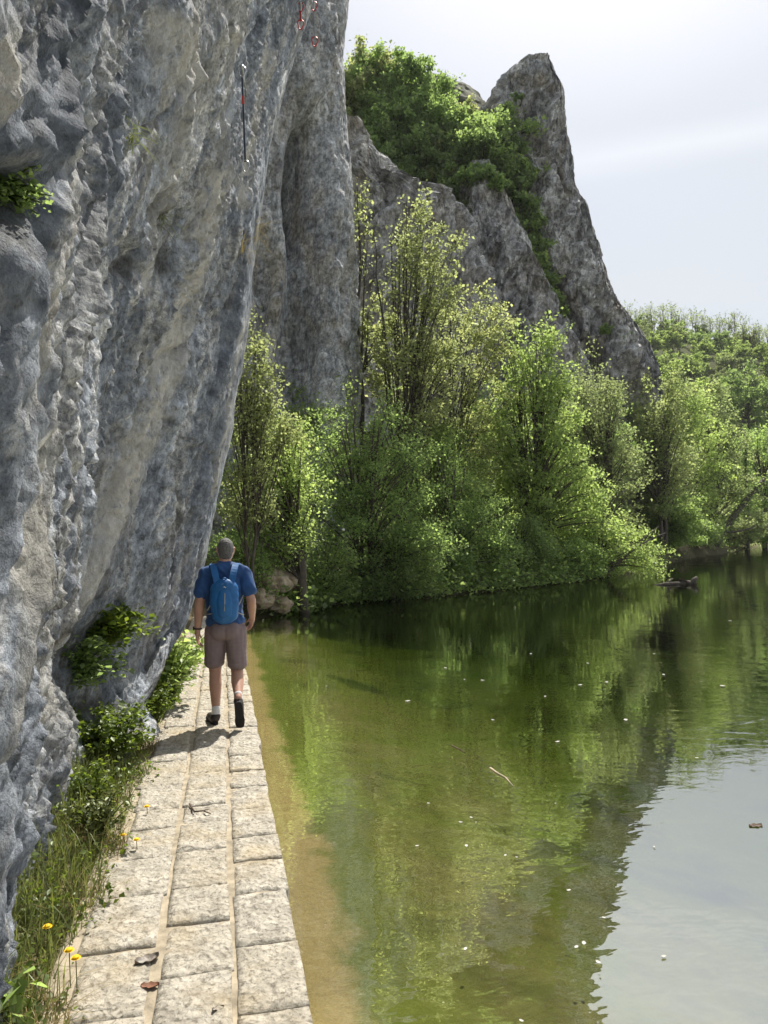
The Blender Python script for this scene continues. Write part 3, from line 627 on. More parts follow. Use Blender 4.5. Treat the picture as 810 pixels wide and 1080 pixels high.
def make_tree(seed, H, env, n_clump, n_leaf, leaf, stems=1, trunk_r=.12, lean=(0,0), clump_r=.55, leafm='leaf_mid', barkm='bark', twigs=5, flat=.12, base_frac=.25, droop=0., shell=.35, bare=False, stem_spread=.5, k=6, low=0.):
    """env: ellipsoids (x,y,z,rx,ry,rz) that the crown fills; returns (trunk mesh, crown mesh)"""
    g = np.random.default_rng(seed); env = np.array(env, float)
    vol = env[:,3]*env[:,4]*env[:,5]; pick = g.choice(len(env), n_clump, p=vol/vol.sum())
    d = g.standard_normal((n_clump, 3)); d /= np.linalg.norm(d, axis=1)[:,None]
    r = g.random(n_clump)**shell
    cc = env[pick,:3]+d*r[:,None]*env[pick,3:]
    cc = cc[cc[:,2] > low]
    tb = MB(); stemc = []
    for s in range(stems):
        a = 2*math.pi*(s+g.random()*.5)/stems; sp = stem_spread if stems > 1 else .12
        top = np.array([lean[0]+math.cos(a)*sp*(1.2 if stems > 1 else 0), lean[1]+math.sin(a)*sp*(1.2 if stems > 1 else 0), H*.93*g.uniform(.85, 1.) if stems > 1 else H*.95])
        mid = np.array([lean[0]*.35+g.normal()*.15+math.cos(a)*sp*.5, lean[1]*.35+g.normal()*.15, H*.5])
        base = np.array([math.cos(a), math.sin(a), 0])*trunk_r*(1.2 if stems > 1 else 0)
        c = bezier(base-[0,0,.4], mid, top, 14); clump_r_ = clump_r; c[2:-1,:2] += g.normal(size=(11, 2))*.010*H**.5
        rr = trunk_r/(stems**.45)*(1-np.linspace(0, 1, 14))**.8+.012; rr[0] *= 1.35
        tb.tube(c, rr, k); stemc.append((c, rr))
    P = []
    for q in cc:
        c, rr = stemc[g.integers(len(stemc))] if len(stemc) > 1 else stemc[0]
        if len(stemc) > 1:
            c, rr = min(stemc, key=lambda s_: np.linalg.norm(s_[0][8:, :2].mean(0)-q[:2])+g.random()*.5)
        zt = np.clip(q[2]*g.uniform(.45, .8)-.1*np.linalg.norm(q[:2]-c[7,:2]), H*base_frac*.5, H*.9)
        i = int(np.argmin(np.abs(c[:,2]-zt))); p0 = c[i]; L = np.linalg.norm(q-p0)
        p1 = (p0+q)/2+np.array([0,0,.16*L+droop*L])+g.normal(size=3)*.07*L
        br = bezier(p0, p1, q, 7); rb = min(rr[i]*.55, .012+.013*L)
        tb.tube(br, np.linspace(rb, .006, 7), 4, False)
        R_ = clump_r*g.uniform(.7, 1.3)
        P.append(br[4:]+g.normal(size=(3, 3))*.06)
        per = max(1, int(n_leaf/len(cc)))
        for t_ in range(twigs):
            dv = g.standard_normal(3); dv[2] = dv[2]*.6+.15-droop*1.3; dv /= np.linalg.norm(dv)
            e = q+dv*R_*g.uniform(.6, 1.25); st0 = br[g.integers(3, 7)]
            tw = bezier(st0, (st0+e)/2+[0,0,.08*R_], e-[0,0,droop*.8*R_], 4); tb.tube(tw, np.linspace(.007, .003, 4), 3, False)
            m_ = max(1, per//twigs); u = g.random(m_)**.7; 
            ii = np.minimum((u*3).astype(int), 2); f_ = u*3-ii
            pts = tw[ii]*(1-f_[:,None])+tw[ii+1]*f_[:,None]+g.normal(size=(m_, 3))*(.10+.13*R_)*np.array([1,1,.75])
            P.append(pts)
    P = np.concatenate(P)
    tm_ = tb.mesh('trunk', True); tm_.materials.append(M[barkm])
    if bare: return tm_, None
    cm = leaves_mesh('crown', P, leaf, g, flat); cm.materials.append(M[leafm]); return tm_, cm
def place_tree(kind, label, cat, meshes, loc, rz=0., sc=1., group=None, mats=None):
    t = thing(kind, label, cat, tuple(loc), rz, group); t.scale = (sc, sc, sc)
    link('trunk', meshes[0], None, t)
    if meshes[1] is not None: link('crown', meshes[1], None, t)
    return t
def gz(x, y): return float(terrain_h(np.array([x]), np.array([y]))[0])
def base_at(px, d, dx=0.):
    x = at(px, 560, d)[0]+dx; return np.array([x, d, gz(x, d)])
def el(*a): return list(a)
# ------------------------------------------------------------------ trees along the bank
def crown_px(x0, x1, y0, y1, d, bx, by0):
    """crown box measured in the photograph -> (cx, cz, rx, rz) about a trunk foot standing at bx (world x) and by0 (world z)"""
    a = at(x0, (y0+y1)/2, d); c = at(x1, (y0+y1)/2, d); t = at((x0+x1)/2, y0, d); l = at((x0+x1)/2, y1, d)
    return (a[0]+c[0])/2-bx, (t[2]+l[2])/2-by0, (c[0]-a[0])/2, (t[2]-l[2])/2
G_BANK = 'trees along the river bank'
def bank_tree(label, seed, px_foot, d, boxes, n_clump, n_leaf, leaf, leafm, stems=1, tr=.12, depth=1.0, cat='tree', kind='riverside_tree', cr=.5, barkm='bark', **kw):
    bpt = base_at(px_foot, d); env = []
    for (x0, x1, y0, y1) in boxes:
        cx, cz, rx, rz = crown_px(x0, x1, y0, y1, d, bpt[0], bpt[2]); env.append((cx, 0, cz, rx*1.0, rx*depth, rz*.95)); gl_ = np.random.default_rng(seed*7+int(x0)); env += [(cx+sg_*rx*gl_.uniform(.45, .95), gl_.normal()*rx*.4, cz+rz*gl_.uniform(-.65, .45), rx*gl_.uniform(.42, .62), rx*.5*depth, rz*gl_.uniform(.22, .36)) for sg_ in (-1, 1, 1 if gl_.random() < .5 else -1)]
    H = max(e[2]+e[5] for e in env)
    low = .15
    ms = make_tree(seed, H, env, int(n_clump*1.5), int(n_leaf*(1.25 if leafm == 'leaf_yellow' else 1.6)), leaf*(1.0 if leafm == 'leaf_yellow' else .88), stems, tr, clump_r=cr, leafm=leafm, barkm=barkm, low=low, **kw)
    return place_tree(kind, label, cat, ms, bpt, 0, 1, G_BANK)
BT = bank_tree
BT('bright yellow-green tree leaning over the water just past the hiker', 11, 321, 21, [(222,338,435,600),(240,345,480,585)], 70, 11000, .085, 'leaf_bright', 1, .17, 1.0, cr=.42, lean=(-.7, 0))
BT('slender sapling with pale spring leaves beside the edge of the overhang', 12, 262, 18.5, [(236,290,310,450),(228,305,400,560)], 40, 5600, .085, 'leaf_yellow', 2, .05, 1.0, cr=.35, stem_spread=.3)
BT('rounded mid-green tree at the shore behind the hiker, reaching the grey cliff foot', 13, 385, 25, [(318,455,395,560),(330,470,480,630),(300,400,470,600)], 95, 17000, .085, 'leaf_mid', 4, .13, .9, cr=.5, stem_spread=.5)
BT('low dark bush hanging its leaves in the water left of the white shore stones', 14, 415, 24.6, [(352,452,565,636),(400,470,540,634)], 34, 6000, .075, 'leaf_dark', 4, .06, .8, 'bush', 'riverside_bush', .35, stem_spread=.4)
BT('tall thin sparse tree with a single straight trunk against the grey cliff', 15, 386, 31, [(372,402,160,290),(366,410,270,430)], 13, 1500, .14, 'leaf_yellow', 1, .12, 1.0, cr=.45, twigs=4, base_frac=.9)
BT('tall airy maple with yellow leaf tufts and several bare upright stems', 16, 425, 30, [(385,505,330,480),(395,492,240,400),(410,488,190,320),(432,468,180,260)], 72, 9500, .125, 'leaf_yellow', 4, .15, .9, cr=.5, twigs=4, stem_spread=.9)
BT('sparse maple with yellowish tufts in front of the limestone buttress', 17, 480, 33, [(455,545,290,420),(470,550,390,520)], 44, 6000, .125, 'leaf_yellow', 3, .12, .9, cr=.5, twigs=4, stem_spread=.7)
BT('dense green tree with drooping shade foliage in the middle of the bank', 18, 480, 28.5, [(425,530,455,625),(440,555,520,632)], 70, 13000, .09, 'leaf_mid', 4, .11, .8, cr=.5, stem_spread=.5)
BT('broad bright green maple below the pointed spire', 19, 560, 34, [(500,610,370,540),(522,602,330,450),(515,640,450,600)], 110, 15000, .15, 'leaf_bright', 3, .2, .9, cr=.6, stem_spread=.7)
BT('dark rounded bush at the foot of the bright maple', 20, 548, 31.6, [(495,598,535,628)], 40, 8500, .09, 'leaf_dark', 4, .07, .7, 'bush', 'riverside_bush', .42, stem_spread=.4)
BT('airy olive alder with dark twigs in front of the spire foot', 21, 640, 42, [(592,668,375,520),(600,690,440,590)], 80, 8000, .15, 'leaf_olive', 3, .16, .9, cr=.65, stem_spread=.8)
BT('pale willow spreading its lowest boughs far out over the river', 22, 632, 35.5, [(585,700,540,622),(640,708,575,624),(580,660,500,600)], 70, 9000, .12, 'leaf_bright', 4, .10, .7, cr=.5, droop=.10, stem_spread=.9)
BT('olive-green alder right of the spire foot with a forked dark trunk', 23, 700, 55, [(655,738,400,560),(668,730,380,470)], 80, 8500, .20, 'leaf_olive', 2, .2, .9, cr=.8, stem_spread=.8)
BT('dark bush in the shadow of the inlet behind the willow', 24, 705, 57, [(672,745,510,590)], 42, 6500, .19, 'leaf_dark', 4, .1, .8, 'bush', 'riverside_bush', .7, stem_spread=.8)
BT('tall yellow-olive tree on the far bank above the drifting log', 25, 752, 78, [(712,790,425,560),(725,780,400,480)], 80, 8000, .27, 'leaf_olive', 2, .24, .9, cr=1.0, stem_spread=.9)
BT('leafy green tree at the right margin of the far bank', 26, 806, 92, [(770,845,430,560),(778,850,500,588)], 80, 8000, .30, 'leaf_mid', 2, .26, .9, cr=1.1, stem_spread=1.)
BT('low yellow-green bush trailing over the far waterline', 27, 765, 84, [(735,812,530,588)], 46, 6000, .26, 'leaf_olive', 4, .12, .7, 'bush', 'riverside_bush', .9, stem_spread=1.)
BT('mid-green tree rising behind the rounded tree at the cliff foot', 28, 322, 29, [(250,352,385,520),(285,388,385,560)], 80, 13000, .11, 'leaf_bright', 2, .13, .9, cr=.55)
BT('dark green tree in the gap behind the sparse maples', 29, 440, 41, [(395,500,410,560)], 70, 9000, .14, 'leaf_dark', 3, .16, .9, cr=.8, stem_spread=.7)
BT('shady tree between the bright maple and the alder, set back on the slope', 30, 612, 49, [(560,670,410,560)], 76, 9000, .17, 'leaf_mid', 3, .2, .9, cr=.9, stem_spread=.8)
BT('light green tree behind the alders beside the grey rock edge', 31, 705, 68, [(680,745,380,500)], 60, 6500, .23, 'leaf_bright', 2, .2, .9, cr=1.0, stem_spread=.8)
BT('small shady bush under the leaning tree beside the tan boulders', 32, 338, 22.6, [(322,378,560,640)], 22, 3400, .07, 'leaf_dark', 3, .04, .8, 'bush', 'riverside_bush', .28, stem_spread=.3)
BT('small bush of fresh leaves between the hiker and the tan boulders', 33, 262, 19.6, [(222,292,555,612),(232,285,590,648)], 26, 4200, .07, 'leaf_mid', 3, .04, .8, 'bush', 'riverside_bush', .28, stem_spread=.3)
BT('round bush at the waterline below the pale willow', 34, 600, 33.4, [(560,640,565,622)], 30, 5200, .09, 'leaf_mid', 3, .06, .8, 'bush', 'riverside_bush', .4, stem_spread=.4)
BT('sparse alder with dark criss-cross twigs between the bright maple and the spire foot', 35, 615, 45, [(572,650,365,470),(560,660,430,580)], 56, 6000, .15, 'leaf_olive', 4, .13, .9, cr=.8, stem_spread=1.2)
BT('wide olive tree closing the gap below the right edge of the spire', 36, 668, 60, [(628,705,395,520),(640,735,450,585)], 76, 9000, .19, 'leaf_olive', 3, .2, .9, cr=1.0, stem_spread=1.2)
BT('tall light green tree behind the inlet in front of the wooded hill', 37, 722, 72, [(690,765,405,520),(690,775,470,588)], 80, 9000, .23, 'leaf_bright', 3, .2, .9, cr=1.1, stem_spread=1.2)
BT('low dark thicket at the waterline deep in the inlet', 38, 722, 66, [(690,765,545,592)], 40, 7000, .19, 'leaf_dark', 5, .08, .7, 'bush', 'riverside_bush', .8, stem_spread=1.2)
BT('green thicket at the waterline below the ivy-clad leaning trunk', 39, 775, 88, [(745,830,540,588)], 40, 7000, .24, 'leaf_mid', 5, .08, .7, 'bush', 'riverside_bush', .9, stem_spread=1.2)
BT('bushy green tree filling the bank between the sparse maples and the dark bush', 40, 455, 31, [(400,520,440,600)], 70, 12000, .11, 'leaf_bright', 4, .12, .8, cr=.6, stem_spread=.8)
BT('leafy tree on the slope above the bright maple\'s left shoulder', 41, 520, 43, [(480,580,395,560)], 70, 9000, .15, 'leaf_mid', 3, .16, .9, cr=.8, stem_spread=.9)
BT('wide dark bush covering the earth bank at the mouth of the inlet', 42, 704, 57.5, [(668,748,556,597)], 46, 8000, .17, 'leaf_mid', 5, .07, .6, 'bush', 'riverside_bush', .6, stem_spread=1.4)
BT('low bush at the waterline in the deepest corner of the inlet', 43, 738, 70, [(705,775,560,594)], 40, 7000, .19, 'leaf_olive', 5, .07, .6, 'bush', 'riverside_bush', .7, stem_spread=1.4)
# leaning ivy-clad trunk on the far bank
t = thing('leaning_tree', 'dark ivy-clad trunk leaning over the far bank towards the right', 'tree', tuple(base_at(752, 74)))
bl = np.array(t.location); q = MB(); e1 = at(806, 505, 76)-bl; pts = bezier(np.array([0,0,-.5]), np.array([.8,0,1.6]), e1, 10); q.tube(pts, np.linspace(.42, .24, 10), 7); q.tube(bezier(pts[3], pts[3]+[1.8,0,-.1], pts[3]+[3.4,.2,.5], 6), np.linspace(.16, .06, 6), 5)
q.build('trunk', M['bark'], t, True)
g = np.random.default_rng(5); ii = g.integers(1, 9, 1500); P = pts[ii]+(pts[ii+1]-pts[ii])*g.random((1500,1))+g.normal(size=(1500,3))*.33
link('ivy', leaves_mesh('ivy', P, .22, g), M['leaf_dark'], t)
t = thing('ivy_column', 'upright dead trunk wrapped in dark ivy on the far bank', 'tree', tuple(base_at(787, 86)))
bl = np.array(t.location); top = at(786, 462, 86)-bl; q = MB(); pts = bezier(np.array([0,0,-.5]), top*.5+[.1,0,0], top, 10); q.tube(pts, np.linspace(.3, .1, 10), 7); q.build('trunk', M['bark'], t, True)
ii = g.integers(2, 9, 2600); P = pts[ii]+(pts[ii+1]-pts[ii])*g.random((2600,1))+g.normal(size=(2600,3))*np.array([.42,.42,.4]); link('ivy', leaves_mesh('ivy', P, .24, g), M['leaf_dark'], t)

# ------------------------------------------------------------------ trees on the slopes
def blob_tree(seed, H, r, n, leaf, leafm, k=40):
    g = np.random.default_rng(seed); env = [(0,0,H-r*.95, r, r, r*.95)]+[(g.normal()*r*.45, g.normal()*r*.45, H-r*g.uniform(.9,1.5), r*.62, r*.62, r*.6) for _ in range(3)]
    return make_tree(seed, H*.8, env, k, n, leaf, 1, .025*H, clump_r=r*.23, leafm=leafm, twigs=5, shell=.28, k=5, low=.5)
hill_kinds = [('pale green', [blob_tree(501, 9, 4.2, 4420, 0.46, 'leaf_hill'), blob_tree(502, 11, 4.0, 4420, 0.46, 'leaf_hill')]),
              ('deep green', [blob_tree(503, 9, 4.6, 4760, 0.45, 'leaf_dark')]),
              ('olive', [blob_tree(504, 10, 4.4, 4080, 0.46, 'leaf_olive')]),
              ('yellow-green', [blob_tree(505, 8.5, 4.0, 4250, 0.46, 'leaf_bright')])]
g = np.random.default_rng(77); cnt = 0; spots = []
for px in np.arange(655, 850, 10.5):
    for d in (98, 112, 128, 146, 160, 174, 188, 200, 212, 225, 238, 250, 262, 276, 290):
        x = at(px+g.uniform(-6, 6), 450, d)[0]; y = d+g.uniform(-8, 8); z = gz(x, y)
        if shore_dist(np.array([x]), np.array([y]))[0] < 7: continue
        u, v, _ = project(np.array([x, y, z+6]))
        if v > 585 or any((x-a)**2+(y-c)**2 < 13 for a, c in spots): continue
        spots.append((x, y)); r_ = g.random(); ki = 0 if r_ < .36 else 1 if r_ < .52 else 2 if r_ < .74 else 3
        nm, ms = hill_kinds[ki]; place_tree('hillside_tree', f'{nm} rounded tree in full leaf on the wooded hill across the river bend', 'tree', ms[cnt % len(ms)], (x, y, z-.4), g.uniform(0, 6.28), g.uniform(.55, .9), f'{nm} trees on the far hillside'); cnt += 1
p_ = at(788, 405, 150); z = gz(p_[0], 150)
place_tree('hillside_tree', 'large dark green dome-shaped tree standing out on the far hillside', 'tree', blob_tree(520, 13, 7.0, 5200, .6, 'leaf_dark', 70), (p_[0], 150, p_[2]-9.5), 0, 1.0)
# skyline: still bare or budding trees
sk = [make_tree(540+i, 9, [(0,0,6.5,2.2,2.2,3.2)], 26, 260, .34, 1, .13, clump_r=.8, leafm='leaf_olive', barkm='bark_pale', twigs=6, shell=.4, k=5) if False else make_tree(540+i, 9, [(0,0,6.5,2.2,2.2,3.2)], 26, 240, .34, stems=2, trunk_r=.13, clump_r=.9, leafm='leaf_olive', barkm='bark_pale', twigs=7, shell=.4, k=5, stem_spread=.6) for i in range(3)]
for px in np.arange(664, 860, 8.5):
    best = None
    for d in range(150, 420, 6):
        x = at(px, 340, d)[0]; z = gz(x, d); u, v, _ = project(np.array([x, d, z]))
        if best is None or v < best[0]: best = (float(v), x, d, z)
    v, x, d, z = best
    place_tree('bare_tree', 'thin pale budding tree on the skyline of the far hill', 'tree', sk[cnt % 3], (x, d, z-.3), g.uniform(0, 6.28), g.uniform(1.0, 1.45)*d/230, 'budding trees along the hill skyline'); cnt += 1
# wooded slope between the cliffs and the spire
sl = [('bushy mid-green', [blob_tree(601, 6.5, 2.5, 6500, .21, 'leaf_mid'), blob_tree(602, 8, 2.4, 6200, .21, 'leaf_mid')]),
      ('yellow-green', [blob_tree(603, 7, 2.3, 4200, .21, 'leaf_yellow')]), ('dark', [blob_tree(604, 5, 2.6, 6500, .20, 'leaf_dark')])]
tops = [(372,66),(385,58),(398,60),(412,74),(428,66),(444,84),(460,94),(478,104),(495,120),(510,128),(522,118),(378,95),(394,96),(410,104),(430,106),(450,116),(470,126),(488,140),(505,146),(380,130),(398,134),(418,138),(438,146),(458,154),(476,166),(392,162),(412,170),(432,178),(452,186),(506,166),(468,182),(364,80),(366,120),(370,150),(405,190),(430,198),(440,208),(458,204),(474,196),(488,178),(420,204),(398,176),(446,176),(482,206)]
for i, (px, py) in enumerate(tops):
    r_ = g.random(); ki = (1 if r_ < .45 else 0) if py < 100 else (2 if r_ < .55 else 0 if r_ < .9 else 1)
    if py > 160: ki = 2 if i % 3 else 0
    nm, ms = sl[ki]; sc = g.uniform(1.0, 1.4)*(1. if py < 160 else .8); H = {0: 7, 1: 7, 2: 5}[ki]*sc; d = 66.
    for _ in range(3): d = float(np.interp(py+H*F/d*.93, [105,125,165,205], [71,67.5,64,60.8]))-.4
    p_ = at(px, py, d)
    place_tree('slope_tree', f'{nm} tree crowded on the steep slope left of the spire', 'tree', ms[i % len(ms)], (p_[0], d, p_[2]-H*.93), g.uniform(0, 6.28), sc, f'{nm} trees on the slope beside the spire')
for i, (px, py) in enumerate([(376,56),(404,54),(420,52),(436,72),(468,90),(520,106)]):
    p_ = at(px, py, 69); place_tree('bare_tree', 'thin budding tree poking above the wooded slope beside the cliff', 'tree', sk[i % 3], (p_[0], 69, p_[2]-7.6), i*1.3, .85, 'budding trees above the slope')
# steep earth bank that carries the slope trees
rows = rows_px([(560,330,545,60,26),(400,335,560,60,26),(250,338,560,60.5,24),(205,340,548,61,22),(165,344,530,63.5,18),(125,348,505,67,14),(105,350,480,70,10)])
ring_rock('slope', None, rows, M['ground_slope'] if 'ground_slope' in M else simple_mat('wooded_slope_soil', (.05,.055,.025), .95, .4, 1.5), disp_amp=.3, seed=700, nth=160, dz=.4)
# shrubs in the gully and on ledges of the spire
gb = [blob_tree(620, 2.6, 1.3, 1300, .24, 'leaf_dark', 24), blob_tree(621, 2.2, 1.2, 1200, .24, 'leaf_mid', 22)]
for i, (px, py, d, s_) in enumerate([(541,150,60,.9),(547,170,59.6,1.1),(540,190,59.4,1.0),(549,205,59,1.2),(556,225,58.7,1.2),(547,235,58.6,1.0),(560,250,58.4,1.2),(565,268,58,1.1),(572,288,57.6,1.1),(578,305,57.4,.9),(586,322,57.2,.8),(534,165,60,.9),(533,140,60.4,.7),(553,185,59.4,.9),(566,285,57.8,.8),(590,340,57,.7)]):
    p_ = at(px, py, d); place_tree('gully_shrub', 'dark green shrub rooted in the cleft of the limestone spire', 'shrub', gb[0], (p_[0], d, p_[2]-1.6*s_), i*1.1, s_, 'shrubs in the cleft of the spire')
for i, (px, py, d, s_) in enumerate([(494,182,56.3,1.0),(505,180,56.3,1.1),(516,182,56.3,1.1),(526,190,56,.8),(534,112,60.5,.6),(545,100,60.8,.5),(640,345,57.6,.5),(660,352,57.6,.5),(510,310,54.5,.5)]):
    p_ = at(px, py, d); place_tree('ledge_shrub', 'small green shrub clinging to a ledge of the rocks', 'shrub', gb[1], (p_[0], d, p_[2]-1.5*s_), i*1.7, s_, 'shrubs on the rock ledges')

# undergrowth along the bank: nobody could count it
g = np.random.default_rng(91); P = []
for i in range(2600):
    k = g.integers(2, len(shore)-3); f = g.random(); a = shore[k]*(1-f)+shore[k+1]*f
    off = g.random()**1.6*7-.2; nrm = np.array([-(shore[k+1]-shore[k])[1], (shore[k+1]-shore[k])[0]]); nrm /= np.linalg.norm(nrm); xy = a+nrm*off
    if xy[0] < -2.9 and g.random() < .7: continue
    z = gz(*xy); hgt = g.uniform(.2, 1.3); n_ = int(22 if xy[1] < 40 else 12)
    P.append(np.array([xy[0], xy[1], max(z, WZ)+hgt*.5])+g.normal(size=(n_, 3))*np.array([.4,.4,hgt*.3]))
P = np.concatenate(P); P = P[P[:,2] > WZ+.02]
tag(link('undergrowth', leaves_mesh('undergrowth', P, .14, g), M['leaf_dark']), 'dark leafy undergrowth filling the river bank below the trees', 'undergrowth', kind='stuff')

# ------------------------------------------------------------------ boulders on the little beach, log, driftwood
def boulder(px, py, d, r, label, seed):
    c = at(px, py, d); g = np.random.default_rng(seed); q = MB(); q.ball((0,0,0), (r, r*.8, r*.62), 44, 30); V = q.v[0]
    n = V/np.linalg.norm(V, axis=1)[:,None]; a, c2, idc = cells(V/r*1.4+seed, seed); V = V+n*(r*(.55*(idc-.5)*sstep(0, .25, c2-a)+.25*fbm(V/r*1.6+seed, 4, seed)+.05*fbm(V/r*7, 2, seed)))[:,None]
    q.v[0] = V; o = q.build('boulder', M['boulder'], None, True); o.location = tuple(c); o.rotation_euler = (0, 0, g.uniform(0, 6)); tag(o, label, 'boulder', 'boulders on the small beach'); return o
boulder(288, 616, 20.6, .50, 'large tan boulder on the small beach beside the hiker', 1)
boulder(304, 612, 21.2, .42, 'tan boulder tucked behind the leaning dark trunk', 2)
boulder(276, 632, 19.6, .40, 'low flat stone at the waterline beside the hiker\'s elbow', 3)
boulder(296, 638, 20.2, .34, 'half-sunken rounded stone at the waterline in front of the large boulder', 4)
boulder(270, 606, 20.6, .45, 'pale boulder almost hidden behind leaves next to the hiker', 5)
boulder(425, 588, 26.5, .6, 'pale earth-coloured rock showing through the leaves above the bank', 6)
for i, (px, py, r) in enumerate([(474,632,.22),(486,632,.18),(497,631,.24)]):
    boulder(px, py, 27.2, r, ['leftmost small white stone at the waterline under the bushes', 'middle small white stone at the waterline under the bushes', 'rightmost small white stone at the waterline under the bushes'][i], 10+i).data.materials[0] = M['rock_near']
p0 = ground(690, 617, WZ); t = thing('floating_log', 'weathered log drifting half submerged off the far bank', 'log', tuple(p0))
q = MB(); e = ground(757, 619, WZ)-p0; pts = np.array([[0,0,-.04],[.5,0,.03],[1.,.05,.02],[1.5,.1,.05],[e[0]*.62,.1,.10],[e[0]*.8,.05,.04],[e[0]*.97,0,-.02]]); q.tube(pts, [.05,.08,.09,.13,.15,.13,.10], 8); q.build('log_trunk', M['bark'], t, True)
q = MB(); q.tube([[e[0]*.84,0,-.05],[e[0]*.93,0,.16],[e[0]*1.01,0,.26]], [.11,.10,.07], 8); q.build('branch_stub', M['bark'], t, True)
q = MB(); q.tube([[e[0]*.35,0,.05],[e[0]*.42,.1,.2],[e[0]*.47,.1,.22]], [.05,.04,.02], 6); q.build('branch_stub', M['bark_pale'], t, True)
for (pts_, label) in (([(640,605),(672,600),(702,592)], 'bare grey bough reaching out over the water from the willow'),):
    q = MB(); a = at(*pts_[0], 35.2); c = at(pts_[2][0], 562, 34.6); mid = at(672, 572, 34.8); q.tube(bezier(a, mid, c, 9), np.linspace(.09, .02, 9), 6); q.tube(bezier(mid, mid+[.5,0,.3], mid+[1.1,.1,.75], 5), np.linspace(.04,.01,5), 5); tag(q.build('dead_bough', M['bark_pale'], None, True), label, 'branch')

# ------------------------------------------------------------------ verge: grass, weeds and flowers between path and rock
g = np.random.default_rng(21)
def blades(name, roots, length, width, mat, lean_dir=None, seed=0, lay=.5):
    g = np.random.default_rng(seed); n = len(roots); L = length*g.uniform(.5, 1.25, n); a = g.uniform(0, 6.283, n)
    dr = np.stack([np.cos(a), np.sin(a), np.zeros(n)], 1)
    if lean_dir is not None: dr = dr*.8+np.asarray(lean_dir); dr /= np.linalg.norm(dr, axis=1)[:,None]+1e-9
    side = np.stack([-dr[:,1], dr[:,0], np.zeros(n)], 1); bend = g.uniform(.15, 1.1, n)*lay*2
    V = []; ks = (0, .35, .7, 1.)
    for k in ks:
        c = roots+dr*(L*bend*k*k*.75)[:,None]+np.array([0,0,1.])*(L*(k-.32*bend*k*k))[:,None]
        wd = width*(1-k)**.6*g.uniform(.7, 1.3, n) if k < 1 else np.zeros(n)+.0004
        V += [c-side*wd[:,None], c+side*wd[:,None]]
    V = np.stack(V, 1).reshape(-1, 3); i = np.arange(n)*8; Fq = np.concatenate([np.stack([i+2*j, i+2*j+1, i+2*j+3, i+2*j+2], 1) for j in range(3)])
    return mesh_np(name, V, Fq, False, {'rnd': np.repeat(g.random(n), 8)})
def verge_pts(n, smin, smax, tlo, thi, jag=.12):
    s = g.uniform(smin, smax, n); edge = .90+.13*perlin(np.stack([s*1.6, s*0, s*0], 1), 3)+.05*perlin(np.stack([s*6, s*0, s*0], 1), 4)
    t = edge+tlo+(thi-tlo)*g.random(n); xy = PO+s[:,None]*PE+t[:,None]*PL; return s, t, xy
s, t, xy = verge_pts(17000, 1.6, 12, .0, .75); dens = fbm(np.stack([s*2.5, t*2.5, s*0], 1), 3, 33)
keep_ = (dens > -.22) & ((t > 1.0) | (g.random(len(s)) < .45)); xy = xy[keep_]; s = s[keep_]
root = np.concatenate([xy, terrain_h(xy[:,0], xy[:,1])[:,None]], 1)
tag(link('grass', blades('grass', root, .25, .0036, M['grass'], (.25, -.1, 0), 1)), 'green grass growing between the stone path and the cliff', 'grass', kind='stuff').data.materials.append(M['grass'])
s, t, xy = verge_pts(9500, 1.6, 9.5, -.04, .6); k_ = fbm(np.stack([s*1.8, t*1.8, s*0+5], 1), 2, 35) > .02; xy = xy[k_]
root = np.concatenate([xy, np.maximum(terrain_h(xy[:,0], xy[:,1]), -.02)[:,None]], 1)
tag(link('dry_grass', blades('dry_grass', root, .16, .0026, M['straw'], (.3, -.2, 0), 2, .8)), 'straw-coloured dead grass along the left edge of the path', 'dry grass', kind='stuff').data.materials.append(M['straw'])
# small mat-forming weeds
s, t, xy = verge_pts(900, 2.2, 11, .02, .7); P = []
for (x, y), tt in zip(xy, t):
    hgt = g.uniform(.03, .13); P.append(np.array([x, y, gz(x, y)+hgt])+g.normal(size=(16, 3))*np.array([.06,.06,hgt*.45]))
tag(link('weeds', leaves_mesh('weeds', np.concatenate(P), .026, g)), 'low leafy weeds in the verge under the overhang', 'weeds', kind='stuff').data.materials.append(M['leaf_fern'])
def leafy_plant(name, label, cat, loc, n_stem, hgt, spread, leaf, mat, seed, per=14, group=None, lean=(0,0,0), hang=0.):
    g = np.random.default_rng(seed); t = thing(name, label, cat, tuple(loc), 0, group); q = MB(); P = []
    for k in range(n_stem):
        a = g.uniform(0, 6.283); r_ = spread*g.random()**.6; e = np.array([math.cos(a)*r_, math.sin(a)*r_, hgt*g.uniform(.5, 1.05)])+np.asarray(lean)*g.uniform(.5, 1.2); e[2] -= hang*g.random()
        c = bezier(np.array([e[0]*.15, e[1]*.15, 0]), np.array([e[0]*.4, e[1]*.4, e[2]*.7+.3*hang]), e, 6); q.tube(c, np.linspace(.006, .002, 6)*max(1, hgt*1.5), 4)
        u = g.random(per)**.6*5; ii = np.minimum(u.astype(int), 4); P.append(c[ii]+(c[ii+1]-c[ii])*(u-ii)[:,None]+g.normal(size=(per, 3))*leaf*.8)
    q.build('stem', M['leaf_fern'], t, True); link('foliage', leaves_mesh('foliage', np.concatenate(P), leaf, g, .7), mat, t); return t
vz = lambda px, py: ground(px, py, .0)
leafy_plant('broad_leaved_plant', 'broad-leaved green plant at the foot of the rock in the near corner', 'plant', vz(-8, 1085)+[0,0,-.04], 9, .30, .16, .075, M['leaf_mid'], 1, 10)
leafy_plant('leafy_shrub', 'bright yellow-green leafy shrub beside the path just ahead of the hiker', 'shrub', vz(176, 744), 34, .62, .36, .07, M['leaf_bright'], 2, 26, lean=(.12,-.08,0))
